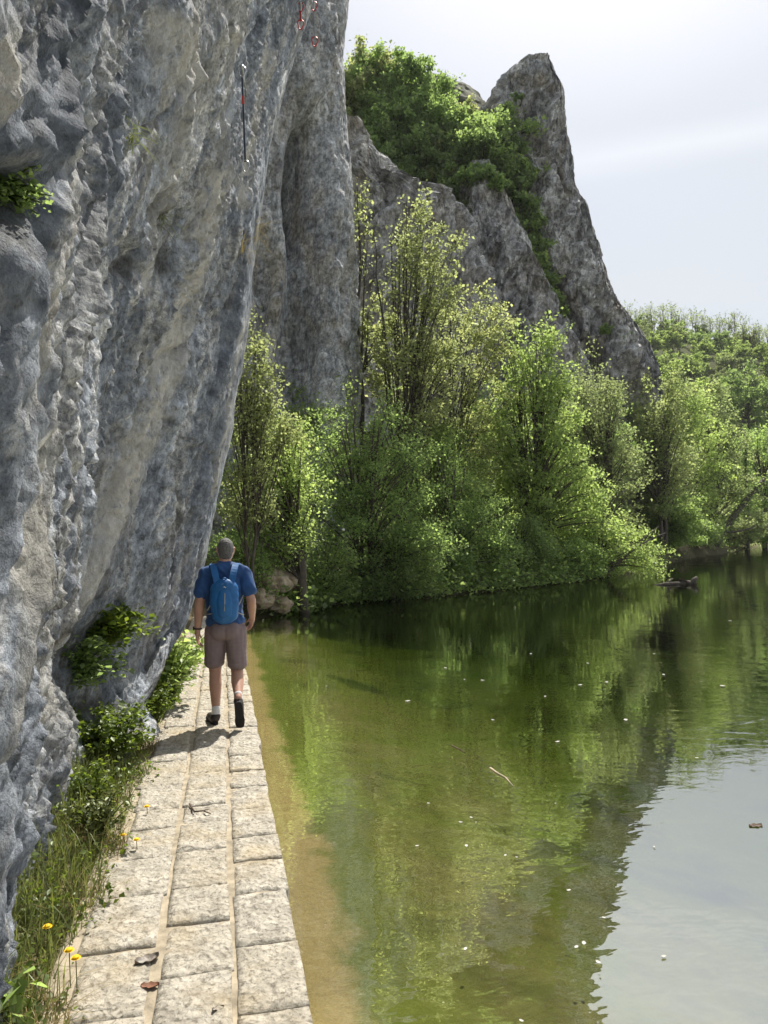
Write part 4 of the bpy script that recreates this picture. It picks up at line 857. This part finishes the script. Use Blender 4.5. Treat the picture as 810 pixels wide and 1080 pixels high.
leafy_plant('leafy_shrub', 'smaller yellow-green shrub under the rock edge near the hiker\'s hand', 'shrub', vz(193, 714), 28, .55, .34, .07, M['leaf_bright'], 3, 18)
leafy_plant('grey_green_shrub', 'soft grey-green bushy herb hanging onto the path edge below the bright shrub', 'plant', vz(158, 770), 50, .40, .28, .030, M['leaf_fern'], 4, 40)
leafy_plant('verge_shrub', 'dark green bushy plant filling the hollow under the overhang', 'shrub', vz(112, 812)+[0,0,-.03], 60, .50, .36, .036, M['leaf_fern'], 5, 60)
leafy_plant('verge_shrub', 'low dark herb between the hollow and the long grass', 'plant', vz(90, 862), 30, .30, .24, .030, M['leaf_fern'], 6, 40)
leafy_plant('verge_tuft', 'tuft of broad grass-like leaves halfway along the verge', 'plant', vz(104, 885), 30, .26, .2, .03, M['grass'], 7, 22)
# dandelions
for i, (px, py, lab) in enumerate([(50,978,'yellow dandelion standing alone in the grass at the near verge'), (73,1003,'smaller yellow dandelion of the pair in the near grass'), (80,1011,'larger yellow dandelion of the pair in the near grass'), (155,851,'yellow dandelion leaning onto the path edge past the dry tuft'), (130,881,'yellow dandelion at the dry tuft, nearer the rock'), (144,886,'yellow dandelion at the dry tuft, nearer the paving')]):
    hz0 = .13 if i < 3 else .05; p_ = ground(px, py, hz0); t = thing('dandelion', lab, 'flower', (p_[0], p_[1], hz0-.15 if i < 3 else -.05), 0, 'dandelions in the verge')
    h_ = hz0-t.location[2]; q = MB(); q.tube([[0,.01,0],[0,.004,h_*.6],[0,0,h_]], .002, 5); q.build('stem', M['leaf_fern'], t)
    q = MB(); q.ball((0,0,h_+.006), (.013,.013,.007), 12, 8); gg = np.random.default_rng(i)
    for rr, nn, el_ in ((.021, 22, .15), (.018, 20, .6), (.012, 14, 1.05), (.007, 7, 1.4)):
        for a in np.linspace(0, 6.283, nn, endpoint=False)+gg.random():
            dv = np.array([math.cos(a)*math.cos(el_), math.sin(a)*math.cos(el_), math.sin(el_)]); sd_ = np.array([-math.sin(a), math.cos(a), 0])*.0042; o_ = np.array([0,0,h_])
            q.add([o_, o_+dv*rr*.7+sd_, o_+dv*rr, o_+dv*rr*.7-sd_], [[0,1,2,3]])
    q.build('flower_head', simple_mat('dandelion_yellow', (.80,.52,.01), .6, .1) if i == 0 else bpy.data.materials['dandelion_yellow'], t)
# plants rooted in the rock face
def rock_plant(name, label, px, py, n, hgt, spread, leaf, mat, seed, per=16, out=.0, hang=.1, group=None, blade=False):
    p_, n_ = cliff_at(px, py); base = p_-n_*.03
    if blade:
        t = thing(name, label, 'plant', tuple(base), 0, group); g = np.random.default_rng(seed)
        rt = g.normal(size=(n, 3))*[spread*.25, spread*.4, spread*.3]; o = link('foliage', blades('foliage', rt, hgt, leaf, mat, tuple(n_*.9), seed, .9), mat, t); return t
    return leafy_plant(name, label, 'plant', base, n, hgt, spread, leaf, mat, seed, per, group, tuple(n_*(spread*.8+out)), hang)
rock_plant('hanging_fern', 'dark fern in a hole high in the rock at the photo\'s edge', 12, 205, 40, .06, .09, .015, M['leaf_dark'], 41, 30, hang=.08)
rock_plant('rock_shrub', 'bushy green plant growing in the hollow under the bulge of the overhang', 108, 668, 44, .34, .30, .055, M['leaf_fern'], 42, 30, hang=.25)
rock_plant('rock_shrub', 'lower trailing half of the greenery in the hollow of the rock', 90, 708, 34, .24, .26, .05, M['leaf_dark'], 43, 26, hang=.35)
rock_plant('rock_tuft', 'small moss-green tuft in a crack left of the long sling', 138, 158, 60, .22, .12, .004, M['grass'], 44, blade=True)
rock_plant('rock_tuft', 'drooping green tuft in the brown hollow in the middle of the rock', 168, 232, 80, .26, .16, .004, M['grass'], 45, blade=True)
rock_plant('rock_tuft', 'pale dry grass tuft on the outer edge of the overhang', 252, 272, 70, .30, .16, .004, M['straw'], 46, blade=True)
rock_plant('rock_tuft', 'second dry tuft just above and right of the pale one on the rock edge', 268, 252, 60, .32, .16, .004, M['straw'], 47, blade=True)

# ------------------------------------------------------------------ climbing slings left in the bolts
M['steel'] = simple_mat('worn_steel', (.55,.55,.56), .35, .1, 40, metal=1.); M['sling_dark'] = simple_mat('dark_nylon_webbing', (.045,.055,.08), .8, .2, 60)
M['sling_red'] = simple_mat('red_nylon_webbing', (.42,.04,.035), .7, .2, 60); M['alu_red'] = simple_mat('red_anodised_metal', (.50,.05,.05), .35, .1, 30, metal=.6)
def carabiner(parent, c, up, side, size, mat):
    q = MB(); n = 18; pts = []
    for k in range(n+1):
        a = 2*math.pi*k/n; rx_ = size*.30*(1.15 if math.sin(a) > 0 else .8); pts.append(c+side*(math.cos(a)*rx_)+up*(math.sin(a)*size*.5))
    q.tube(pts, size*.055, 6, False); return q.build('carabiner', mat, parent, True)
from mathutils.bvhtree import BVHTree
sub = np.arange(len(uu))[(uu > 9) & (uu < 18.5)]; Gs = Gd[sub][:, ::2]; nb_ = Gs.shape
bvh = BVHTree.FromPolygons(Gs.reshape(-1, 3).tolist(), grid_faces(nb_[0], nb_[1]).tolist())
def rock_hit(px, py):
    r = ray(px, py); h = bvh.ray_cast(Vector(CAM), Vector(r).normalized())
    return (np.array(h[0]), np.array(h[1])*(1 if np.dot(h[1], r) < 0 else -1)) if h[0] is not None else (at(px, py, 11.5), np.array([.9,-.3,-.2]))
def quickdraw(label, px0, py0, px1, py1, mat_s, mat_c, cs=.11, band=None):
    a, na = rock_hit(px0, py0); a2, _ = rock_hit((px0+px1)/2, (py0+py1)/2); a3, _ = rock_hit(px1, py1)
    yv = min(a[1], a2[1], a3[1])-.10; a = at(px0, py0, yv); e = at(px1, py1, yv)
    t = thing('climbing_sling', label, 'climbing sling', tuple(a), 0, 'climbing slings hanging on the overhang'); e = e-a; L = np.linalg.norm(e); up = -e/L
    side = np.cross(up, [0,1,0]); side /= np.linalg.norm(side)
    q = MB(); q.ball((0,0.01,0.0), (.022,.022,.022), 8, 6); q.tube([[-.05,.5,.01],[0,.0,0]], .012, 6); q.build('bolt', M['steel'], t, True)
    carabiner(t, -up*cs*.45, up, side, cs, mat_c)
    q = MB(); s0, s1 = -up*cs*.85, e+up*cs*.75; wv = side*.009; th = np.array([0,.004,0])
    cs_ = [s0*(1-f)+s1*f for f in np.linspace(0, 1, 7)]; V = []
    for c in cs_: V += [c-wv-th, c+wv-th, c+wv+th, c-wv+th]
    Fs = [[i*4+j, i*4+(j+1) % 4, (i+1)*4+(j+1) % 4, (i+1)*4+j] for i in range(6) for j in range(4)]+[[3,2,1,0],[24,25,26,27]]
    q.add(V, Fs); sl_ = q.build('webbing', mat_s, t)
    if band is not None:
        q = MB(); c = s0*.72+s1*.28; V = []
        for cc_ in (c-up*.04, c+up*.04): V += [cc_-wv*1.2-th*1.6, cc_+wv*1.2-th*1.6, cc_+wv*1.2+th*1.6, cc_-wv*1.2+th*1.6]
        q.add(V, [[0,1,5,4],[1,2,6,5],[2,3,7,6],[3,0,4,7],[3,2,1,0],[4,5,6,7]]); q.build('tape_band', band, sl_)
    carabiner(t, e+up*cs*.40, up, side, cs, mat_c)
quickdraw('long dark webbing sling with steel carabiners hanging down the rock face', 255, 70, 259, 180, M['sling_dark'], M['steel'], .115, M['sling_red'])
quickdraw('red sling highest on the rock edge', 317, 3, 317, 30, M['sling_red'], M['alu_red'], .13)
quickdraw('grey cord with a red carabiner at the tip of the overhang', 331, 2, 332, 48, simple_mat('grey_cord', (.30,.32,.34), .8), M['alu_red'], .15)

# ------------------------------------------------------------------ debris on path and water
M['dead_leaf'] = simple_mat('dead_grey_leaf', (.20,.17,.14), .5, .4, 30, .4, 80., .004, spec=.5); M['twig'] = simple_mat('dry_twig', (.10,.07,.05), .9, .3, 30)
def curled_leaf(name, label, p_, r, rz, mat, curl=.5, cat='leaf', group=None, seed=0):
    g = np.random.default_rng(seed); nu, nv = 9, 7; U, W_ = np.meshgrid(np.linspace(-1, 1, nu), np.linspace(-1, 1, nv), indexing='ij')
    wid = .55*np.sqrt(np.clip(1-U**2, .02, 1))*(1+.2*np.sin(U*9+seed)); X = U*r; Y = W_*wid*r; Z = curl*r*(W_**2*.9+U**2*.5)+.05*r*np.sin(U*7+W_*5+seed)+.006
    th = .0012; P = np.stack([X, Y, Z], -1).reshape(-1, 3); P2 = P-[0,0,th]; Fq = grid_faces(nu, nv); n = len(P)
    V = np.concatenate([P, P2]); o = link(name, mesh_np(name, V, np.concatenate([Fq, Fq[:, ::-1]+n]), True), mat); o.location = tuple(p_); o.rotation_euler = (0,0,rz); return tag(o, label, cat, group)
curled_leaf('dead_leaf', 'curled grey dead leaf lying on the joint of the near paving', ground(155, 1012, .0)-[0,0,.014], .050, .6, M['dead_leaf'], .30, seed=1)
curled_leaf('dead_leaf', 'flat reddish-brown leaf in the mortar joint just below the curled grey leaf', ground(158, 1038, .0)-[0,0,.014], .035, .1, simple_mat('brown_leaf', (.20,.09,.05), .7), .2, seed=2)
curled_leaf('dead_leaf', 'small dark leaf on the paving near the middle joint', ground(230, 1065, .0)-[0,0,.004], .022, .4, M['dead_leaf'], .25, seed=3)
def twig(label, pts, r, mat, cat='twig', name='twig', group=None):
    q = MB(); pts = np.array(pts); base = pts[0].copy(); q.tube(pts-base, np.linspace(r, r*.5, len(pts)), 5); k = len(pts)//2; q.tube(np.array([pts[k], pts[k]+(pts[-1]-pts[k])*.3+[.02,.03,.004]])-base, [r*.6, r*.3], 4)
    o = q.build(name, mat, None, True); o.location = tuple(base); return tag(o, label, cat, group)
twig('crooked dark twig lying across the paving behind the hiker', [ground(200, 848, .012), ground(205, 856, .02), ground(214, 855, .012), ground(222, 858, .012)], .007, M['twig'])
twig('pale forked stick floating in the middle of the water', [ground(517, 810, WZ+.005), ground(524, 815, WZ+.006), ground(533, 820, WZ+.005), ground(541, 829, WZ+.004)], .010, simple_mat('pale_wet_stick', (.42,.35,.24), .6), 'stick', 'floating_stick')
twig('short dark twig floating left of the pale stick', [ground(476, 786, WZ+.004), ground(484, 790, WZ+.004), ground(491, 794, WZ+.004)], .006, M['twig'], 'stick', 'floating_stick')
M['petal'] = simple_mat('white_floating_petal', (.50,.49,.44), .6, .1)
pet = [(497,863),(486,868),(502,868),(509,718),(490,717),(586,848),(492,893),(533,903),(491,1002),(637,969),(616,996),(608,1000),(631,1016),(550,1078),(440,893),(452,848),(612,723),(762,724),(700,712),(588,783),(660,760),(560,690),(620,700),(690,690),(770,655),(430,740),(520,760),(640,720),(735,800),(575,735),(470,705),(545,905),(700,1010),(600,940),(690,894)]
for i, (px, py) in enumerate(pet):
    o = curled_leaf('floating_petal', 'small white blossom fleck floating on the green water', ground(px, py, WZ+.001), (.012 if py > 800 else .026)*g.uniform(.6, 1.5), g.uniform(0, 6), M['petal'], .15, 'petal', 'white flecks floating on the water', i)
curled_leaf('floating_leaf', 'dark leaf floating in the bright sky reflection', ground(797, 872, WZ-.006), .05, .2, M['twig'], .12, seed=8)
# ------------------------------------------------------------------ the hiker
def blob(name, segs, mat, parent, voxel=.011, smooth=6, disp=None, n_sub=9):
    """segs: (p0, p1, r0, r1, (sx, sy, sz)) tapered limbs, fused into one continuous surface"""
    q = MB()
    for sg in segs:
        p0, p1, r0, r1 = np.array(sg[0], float), np.array(sg[1], float), sg[2], sg[3]; fl = np.array(sg[4] if len(sg) > 4 else (1,1,1), float)
        L = np.linalg.norm(p1-p0); k = max(2, int(L/(min(r0, r1)*.35))+1) if L > 1e-4 else 1
        for f in np.linspace(0, 1, k): q.ball(p0*(1-f)+p1*f, (r0*(1-f)+r1*f)*fl, 14, 10)
    o = q.build(name, None, parent)
    md = o.modifiers.new('fuse', 'REMESH'); md.mode = 'VOXEL'; md.voxel_size = voxel
    sm = o.modifiers.new('ease', 'SMOOTH'); sm.iterations = smooth; sm.factor = .5
    dg = bpy.context.evaluated_depsgraph_get(); me = bpy.data.meshes.new_from_object(o.evaluated_get(dg)); o.modifiers.clear(); old = o.data; o.data = me; bpy.data.meshes.remove(old)
    me.name = name; n = len(me.vertices)
    if disp is not None:
        co = np.empty(n*3, np.float32); me.vertices.foreach_get('co', co); co = co.reshape(-1, 3); no = np.empty(n*3, np.float32); me.vertex_normals.foreach_get('vector', no); no = no.reshape(-1, 3)
        co = co+no*disp(co.astype(float))[:,None]; me.vertices.foreach_set('co', co.astype(np.float32).ravel())
    me.polygons.foreach_set('use_smooth', np.ones(len(me.polygons), bool)); me.materials.clear(); me.materials.append(mat); me.update(); return o
M['skin'] = simple_mat('sun_tanned_skin', (.42,.235,.165), .5, .10, 12, .15, 90, .002, spec=.4)
M['hair'] = simple_mat('short_grey_hair', (.12,.115,.11), .7, .55, 120, .9, 160, .006)
M['shirt'] = simple_mat('navy_blue_jersey', (.017,.062,.185), .75, .2, 10, .25, 240, .002, sheen=.1)
M['shorts'] = simple_mat('taupe_cotton_twill', (.20,.152,.155), .85, .12, 12, .25, 260, .002)
M['pack'] = simple_mat('bright_blue_nylon', (.010,.105,.30), .5, .15, 8, .2, 220, .002, spec=.4)
M['piping'] = simple_mat('pale_grey_piping', (.36,.36,.33), .7); M['sock'] = simple_mat('white_sock', (.62,.62,.62), .9, .1, 80, .5, 160, .003)
M['shoe'] = simple_mat('dark_brown_shoe_leather', (.042,.034,.030), .6, .3, 30, .3, 120, .003); M['sole'] = simple_mat('black_rubber_sole', (.014,.014,.015), .75, .3, 30, .6, 70, .006)
M['strap_dark'] = simple_mat('black_watch_strap', (.02,.02,.022), .5)
FT = ground(228, 763, .01)
hk = thing('person', 'hiker seen from behind in a blue t-shirt and taupe shorts walking along the stone path', 'person', tuple(FT), R(11.0))
hk.scale = (.975, .975, .975)
ox = .10                                        # origin under the left heel
def J(x, y, z): return np.array([x+ox, y, z])
Lh, Lk, La = J(-.095,.06,.93), J(-.105,.085,.50), J(-.10,.0,.105)
Rh, Rk, Ra = J(.095,.03,.93), J(.105,.02,.50), J(.115,-.27,.285)
Rto = J(.125,-.235,.035)
Ls, Le, Lw = J(-.182,.02,1.44), J(-.240,-.04,1.165), J(-.262,-.03,.905)
Rs, Re, Rw = J(.182,.02,1.44), J(.252,-.035,1.175), J(.262,.14,.995)
hd = J(.012,.045,1.665)
segs = [(J(0,.03,1.05), J(0,.02,1.28), .135, .15, (1.12,.78,1)), (J(0,.02,1.28), J(0,.02,1.43), .15, .135, (1.2,.72,.8)), (J(0,.04,.93), J(0,.03,1.05), .125, .12, (1.05,.85,.9)),
        (J(-.07,.02,1.44), Ls, .06, .055), (J(.07,.02,1.44), Rs, .06, .055), (J(0,.015,1.46), J(.008,.03,1.60), .064, .058),
        (hd, hd, .100, .100, (.80,1.0,1.16)), (hd+[0,.035,-.055], hd+[0,.07,-.085], .062, .042, (1,.9,.9)), (hd+[0,.10,-.005], hd+[0,.115,-.03], .012, .016), (hd+[-.082,-.005,-.012], hd+[-.088,-.012,.02], .013, .017, (.45,1,1.2)), (hd+[.082,-.005,-.012], hd+[.088,-.012,.02], .013, .017, (.45,1,1.2)),
        (hd+[-.03,.088,.022], hd+[.03,.088,.022], .014, .014), (hd+[-.02,.098,-.062], hd+[.02,.098,-.062], .008, .008),
        (Ls, Le, .058, .044), (Le, Le+(Lw-Le)*.35, .046, .047), (Le+(Lw-Le)*.35, Lw, .047, .029), (Rs, Re, .058, .044), (Re, Re+(Rw-Re)*.35, .046, .047), (Re+(Rw-Re)*.35, Rw, .047, .029),
        (Lh, Lk, .092, .062), (Lk, Lk+(La-Lk)*.32+[0,-.018,0], .058, .062), (Lk+(La-Lk)*.32+[0,-.018,0], La, .062, .036), (La, La+[0,0,-.05], .036, .04),
        (Rh, Rk, .092, .062), (Rk, Rk+(Ra-Rk)*.32+[0,-.005,-.02], .058, .062), (Rk+(Ra-Rk)*.32+[0,-.005,-.02], Ra, .062, .036), (Ra, Ra+[0,.01,-.05], .036, .04)]
def hand(wr, dn, fw, inn, sgn):
    """palm and five curled fingers: dn along the hand, fw across (index side), inn towards the palm side"""
    out = []; dn, fw, inn = (np.array(v, float)/np.linalg.norm(v) for v in (dn, fw, inn))
    out.append((wr, wr+dn*.03, .027, .03, (1,1,1)))
    for k, (o_, L, r_) in enumerate(((.030, .078, .0092), (.010, .088, .0096), (-.010, .082, .0092), (-.029, .064, .0082))):
        a = wr+dn*.03+fw*o_*.8; kn = wr+dn*.092+fw*o_*1.05+inn*.004; m1 = kn+dn*L*.40+inn*L*.16; m2 = m1+dn*L*.26+inn*L*.22; e = m2+dn*L*.12+inn*L*.22
        out += [(a, kn, .0150, .0118), (kn, m1, r_*1.08, r_), (m1, m2, r_, r_*.93), (m2, e, r_*.93, r_*.78)]
    b0 = wr+dn*.022+fw*.026; b1 = b0+dn*.036+fw*.030+inn*.012; b2 = b1+dn*.032+fw*.006+inn*.014; out += [(b0, b1, .0165, .0115), (b1, b2, .0112, .0088)]
    return out
segs += hand(Lw, Lw-Le+np.array([0,.02,-.1]), (.15,1,.15), (1,-.1,0), -1)
segs += hand(Rw, (Rw-Re)*.6+np.array([-.03,.04,-.12]), (-.3,1,.35), (-1,-.2,0), 1)
blob('body', segs, M['skin'], hk, .0075, 4)
hs = [(hd+[0,-.010,.022], hd+[0,-.010,.022], .0995, .0995, (.825,1.0,1.08)), (hd+[0,-.045,-.035], hd+[0,-.045,-.02], .070, .074, (.92,.75,.85))]
nf = lambda s, a, sd: (lambda P: a*fbm(P*s, 3, sd))
blob('hair', hs, M['hair'], hk, .008, 3, lambda P: .006*fbm(P*60, 3, 3)-.030*sstep(.055, .10, P[:,1]-hd[1])*sstep(.06, -.02, P[:,2]-hd[2]))
def folds(P):
    f = .016*fbm(P*[9,9,5], 3, 61)+.026*ridged(P*[5,6,3.2]+.6*np.stack([P[:,2], P[:,2], P[:,0]], 1)*3, 2, 62)-.004
    return f
ts = [(J(0,.035,.985), J(0,.025,1.12), .162, .155, (1.13,.84,.55)), (J(0,.025,1.12), J(0,.02,1.30), .155, .163, (1.15,.80,.8)), (J(0,.02,1.30), J(0,.015,1.43), .163, .128, (1.18,.74,.7)),
      (J(-.06,.01,1.462), Ls+[.008,0,.004], .072, .067), (J(.06,.01,1.462), Rs+[-.008,0,.004], .072, .067), (J(0,.008,1.46), J(.002,.012,1.508), .094, .083, (1.05,.92,.6)), (J(-.02,-.005,1.47), J(-.13,-.002,1.465), .075, .07, (1,.9,1)), (J(.02,-.005,1.47), J(.13,-.002,1.465), .075, .07, (1,.9,1)),
      (Ls, Ls+(Le-Ls)*.62, .069, .068), (Rs, Rs+(Re-Rs)*.62, .069, .068)]
blob('t_shirt', ts, M['shirt'], hk, .009, 5, folds)
sh = [(J(0,.04,.955), J(0,.035,.995), .160, .156, (1.14,.88,.5)), (J(-.055,.045,.93), J(.055,.045,.93), .125, .125, (1,1.0,.9)), (Lh+[.005,-.012,-.03], Lh+(Lk-Lh)*.82+[-.008,-.005,0], .112, .098, (1,1.05,.6)), (Rh+[-.005,-.012,-.03], Rh+(Rk-Rh)*.86+[.006,-.005,0], .112, .098, (1,1.05,.6)), (J(-.05,-.03,.90), J(.05,-.03,.90), .10, .10)]
def sfolds(P): return .008*fbm(P*[8,8,5], 3, 65)+.009*(ridged(P*[6,6,2.2], 2, 66)-.3)-.010*np.exp(-((P[:,0]-ox)/.010)**2)*sstep(.98, .9, P[:,2])*(P[:,1] < .05)
blob('shorts', sh, M['shorts'], hk, .009, 5, sfolds)
# socks and shoes
blob('sock', [(La+[0,0,.045], La+[0,.005,-.03], .041, .046)], M['sock'], hk, .008, 3)
blob('sock', [(Ra+(Rk-Ra)*.12, Ra+[0,.01,-.035], .041, .046)], M['sock'], hk, .008, 3)
def shoe(heel, toe, ankle, upn):
    f = (toe-heel)/np.linalg.norm(toe-heel); upn = upn-f*np.dot(upn, f); upn /= np.linalg.norm(upn); sd = np.cross(f, upn); L = np.linalg.norm(toe-heel)
    s_ = thing('shoe', None, None); del_ = s_; bpy.data.objects.remove(del_)
    o = blob('shoe', [(heel+f*.045+upn*.045, heel+f*L*.5+upn*.042, .046, .044), (heel+f*L*.5+upn*.040, toe-f*.045+upn*.034, .046, .036), (heel+f*.05+upn*.05, ankle+[0,0,-.03], .045, .046)], M['shoe'], hk, .008, 3)
    q = MB(); n = 28; V = []
    for h0 in (-.004, .020):
        for k in range(n):
            a = 2*math.pi*k/n; u = .5-.5*math.cos(a); wd = (.040+.014*math.sin(u*math.pi*1.15-.2)-.012*max(0, math.exp(-((u-.38)/.14)**2)))*math.sin(a)**1 if True else 0
            wd = np.sign(math.sin(a))*abs(math.sin(a))**.5*(.037+.012*sstep(.45, .75, u)-.004*math.exp(-((u-.4)/.12)**2))
            V.append(heel+f*(u*(L+.012)-.006)+sd*wd+upn*(h0+.012*max(0, (u-.8)/.2)**2))
    q.add(V, [list(range(n))[::-1], [n+k for k in range(n)]]+[[k, (k+1) % n, n+(k+1) % n, n+k] for k in range(n)])
    q.build('sole', M['sole'], o); return o
lheel = La+[0,-.055,-.10]; shoe(lheel, lheel+np.array([-.075,.275,.0]), La, np.array([0,0,1.]))
shoe(Ra+np.array([.004,-.075,-.025]), Rto+[.004,-.03,-.03], Ra, np.array([0,1.,.25]))
# wrist watch
q = MB(); wd = (Lw-Le)/np.linalg.norm(Lw-Le); cw = Lw-wd*.02; s1 = np.cross(wd, [0,1,0]); s1 /= np.linalg.norm(s1); s2 = np.cross(wd, s1)
q.tube([cw+s1*.035*math.cos(a)+s2*.035*math.sin(a) for a in np.linspace(0, 6.283, 17)], .0075, 6, False); q.box(cw-s1*.038, (.006,.018,.018)); q.build('wrist_watch', M['strap_dark'], hk, True)
# backpack: worn, so a thing of its own
bp = thing('backpack', 'bright blue slim daypack with grey piping worn on the hiker\'s back', 'backpack', Vector(FT)+Matrix.Rotation(R(11.0), 3, 'Z') @ Vector(J(0, -.10, 1.0)*.975), R(11.0)); bp.scale = (.975, .975, .975)
b0 = J(0, -.10, 1.0)
def K_(x, y, z): return np.array([x+ox, y, z])-b0
def pk(P): return .005*fbm(P*[12,12,7], 3, 71)+.006*(ridged(P*[7,7,3.5], 2, 72)-.3)
blob('pack_body', [(K_(.0,-.145,1.06), K_(.0,-.165,1.17), .122, .132, (1.05,.60,.75)), (K_(.0,-.165,1.17), K_(.0,-.150,1.30), .132, .126, (1.08,.56,.8)), (K_(-.045,-.15,1.075), K_(-.06,-.145,1.30), .07, .068, (1,.8,1)), (K_(.045,-.15,1.075), K_(.06,-.145,1.30), .07, .068, (1,.8,1))], M['pack'], bp, .009, 5, pk)
blob('front_pocket', [(K_(0,-.205,1.09), K_(0,-.222,1.17), .075, .08, (1,.38,.8)), (K_(0,-.222,1.17), K_(0,-.205,1.27), .08, .06, (1,.38,.8))], M['pack'], bp, .008, 4, pk)
for s in (-1, 1):
    q = MB(); cpts = bezier(K_(s*.075,-.145,1.33), K_(s*.10,-.155,1.49), K_(s*.115,.0,1.555), 9)
    cpts = np.concatenate([bezier(K_(s*.062,-.165,1.34), K_(s*.085,-.165,1.46), K_(s*.108,-.045,1.530), 8), bezier(K_(s*.108,-.045,1.530), K_(s*.118,.04,1.56), K_(s*.125,.10,1.48), 6)[1:]]); V = []
    T = np.gradient(cpts, axis=0); T /= np.linalg.norm(T, axis=1)[:,None]
    for c, t_ in zip(cpts, T):
        sd = np.array([1.,0,0])-t_*t_[0]; sd /= np.linalg.norm(sd); nn = np.cross(sd, t_); V += [c-sd*.030-nn*.007, c+sd*.030-nn*.007, c+sd*.030+nn*.007, c-sd*.030+nn*.007]
    n = len(cpts); q.add(V, [[i*4+j, i*4+(j+1) % 4, (i+1)*4+(j+1) % 4, (i+1)*4+j] for i in range(n-1) for j in range(4)]+[[3,2,1,0], [(n-1)*4+k for k in range(4)]]); q.build('shoulder_strap', M['pack'], bp)
    q = MB(); q.tube([K_(s*.10,-.165,1.20), K_(s*.135,-.13,1.15), K_(s*.165,-.09,1.10)] if s < 0 else [K_(.175,-.055,1.23), K_(.135,-.12,1.15), K_(.105,-.165,1.095)], .006, 5); q.tube([K_(s*.105,-.165,1.085), K_(s*.145,-.125,1.06), K_(s*.18,-.05,1.04)] if s > 0 else [K_(-.09,-.165,1.07), K_(-.13,-.13,1.07), K_(-.17,-.07,1.06)], .005, 5); q.build('side_strap', M['piping'], bp, True)
q = MB(); q.tube([K_(.118*math.cos(a), -.205+.045*abs(math.cos(a))**2, 1.27+.085*math.sin(a)) for a in np.linspace(.12, math.pi-.12, 15)], .0045, 5); q.build('piping', M['piping'], bp, True)
q = MB(); q.tube([K_(.004,-.238,1.27), K_(.003,-.256,1.19), K_(.0,-.243,1.10)], .004, 5); q.build('zipper', M['piping'], bp, True)
q = MB(); q.tube([K_(-.012,-.232,1.322), K_(0,-.232,1.328), K_(.014,-.228,1.318)], .004, 5); q.build('small_badge', M['piping'], bp, True)
q = MB(); q.tube(bezier(K_(-.03,-.17,1.375), K_(0,-.18,1.45), K_(.03,-.17,1.375), 8), .007, 6); q.build('grab_loop', M['pack'], bp, True)
# ------------------------------------------------------------------ render look
sc = bpy.context.scene
sc.view_settings.view_transform = 'Standard'; sc.view_settings.look = 'None'; sc.view_settings.gamma = 1; sc.view_settings.exposure = 0.6
sc.view_settings.use_curve_mapping = False
sc.cycles.use_denoising = True
sc.cycles.max_bounces = 14; sc.cycles.diffuse_bounces = 7; sc.cycles.glossy_bounces = 3; sc.cycles.transmission_bounces = 8; sc.cycles.transparent_max_bounces = 12; sc.cycles.volume_bounces = 0
sc.cycles.sample_clamp_indirect = 6.0

# river-valley air
m, nt, out = new_mat('valley_haze'); b = NB(nt); pv = b.n('ShaderNodeVolumePrincipled', i_Density=.00013, i_Anisotropy=.3); pv.inputs['Color'].default_value = (.93,.96,1.,1); b.l(pv.outputs[0], out.inputs['Volume'])
hz = MB(); hz.box((150, 600, 60), (1100, 1250, 63.2)); tag(hz.build('haze', m), kind='stuff')
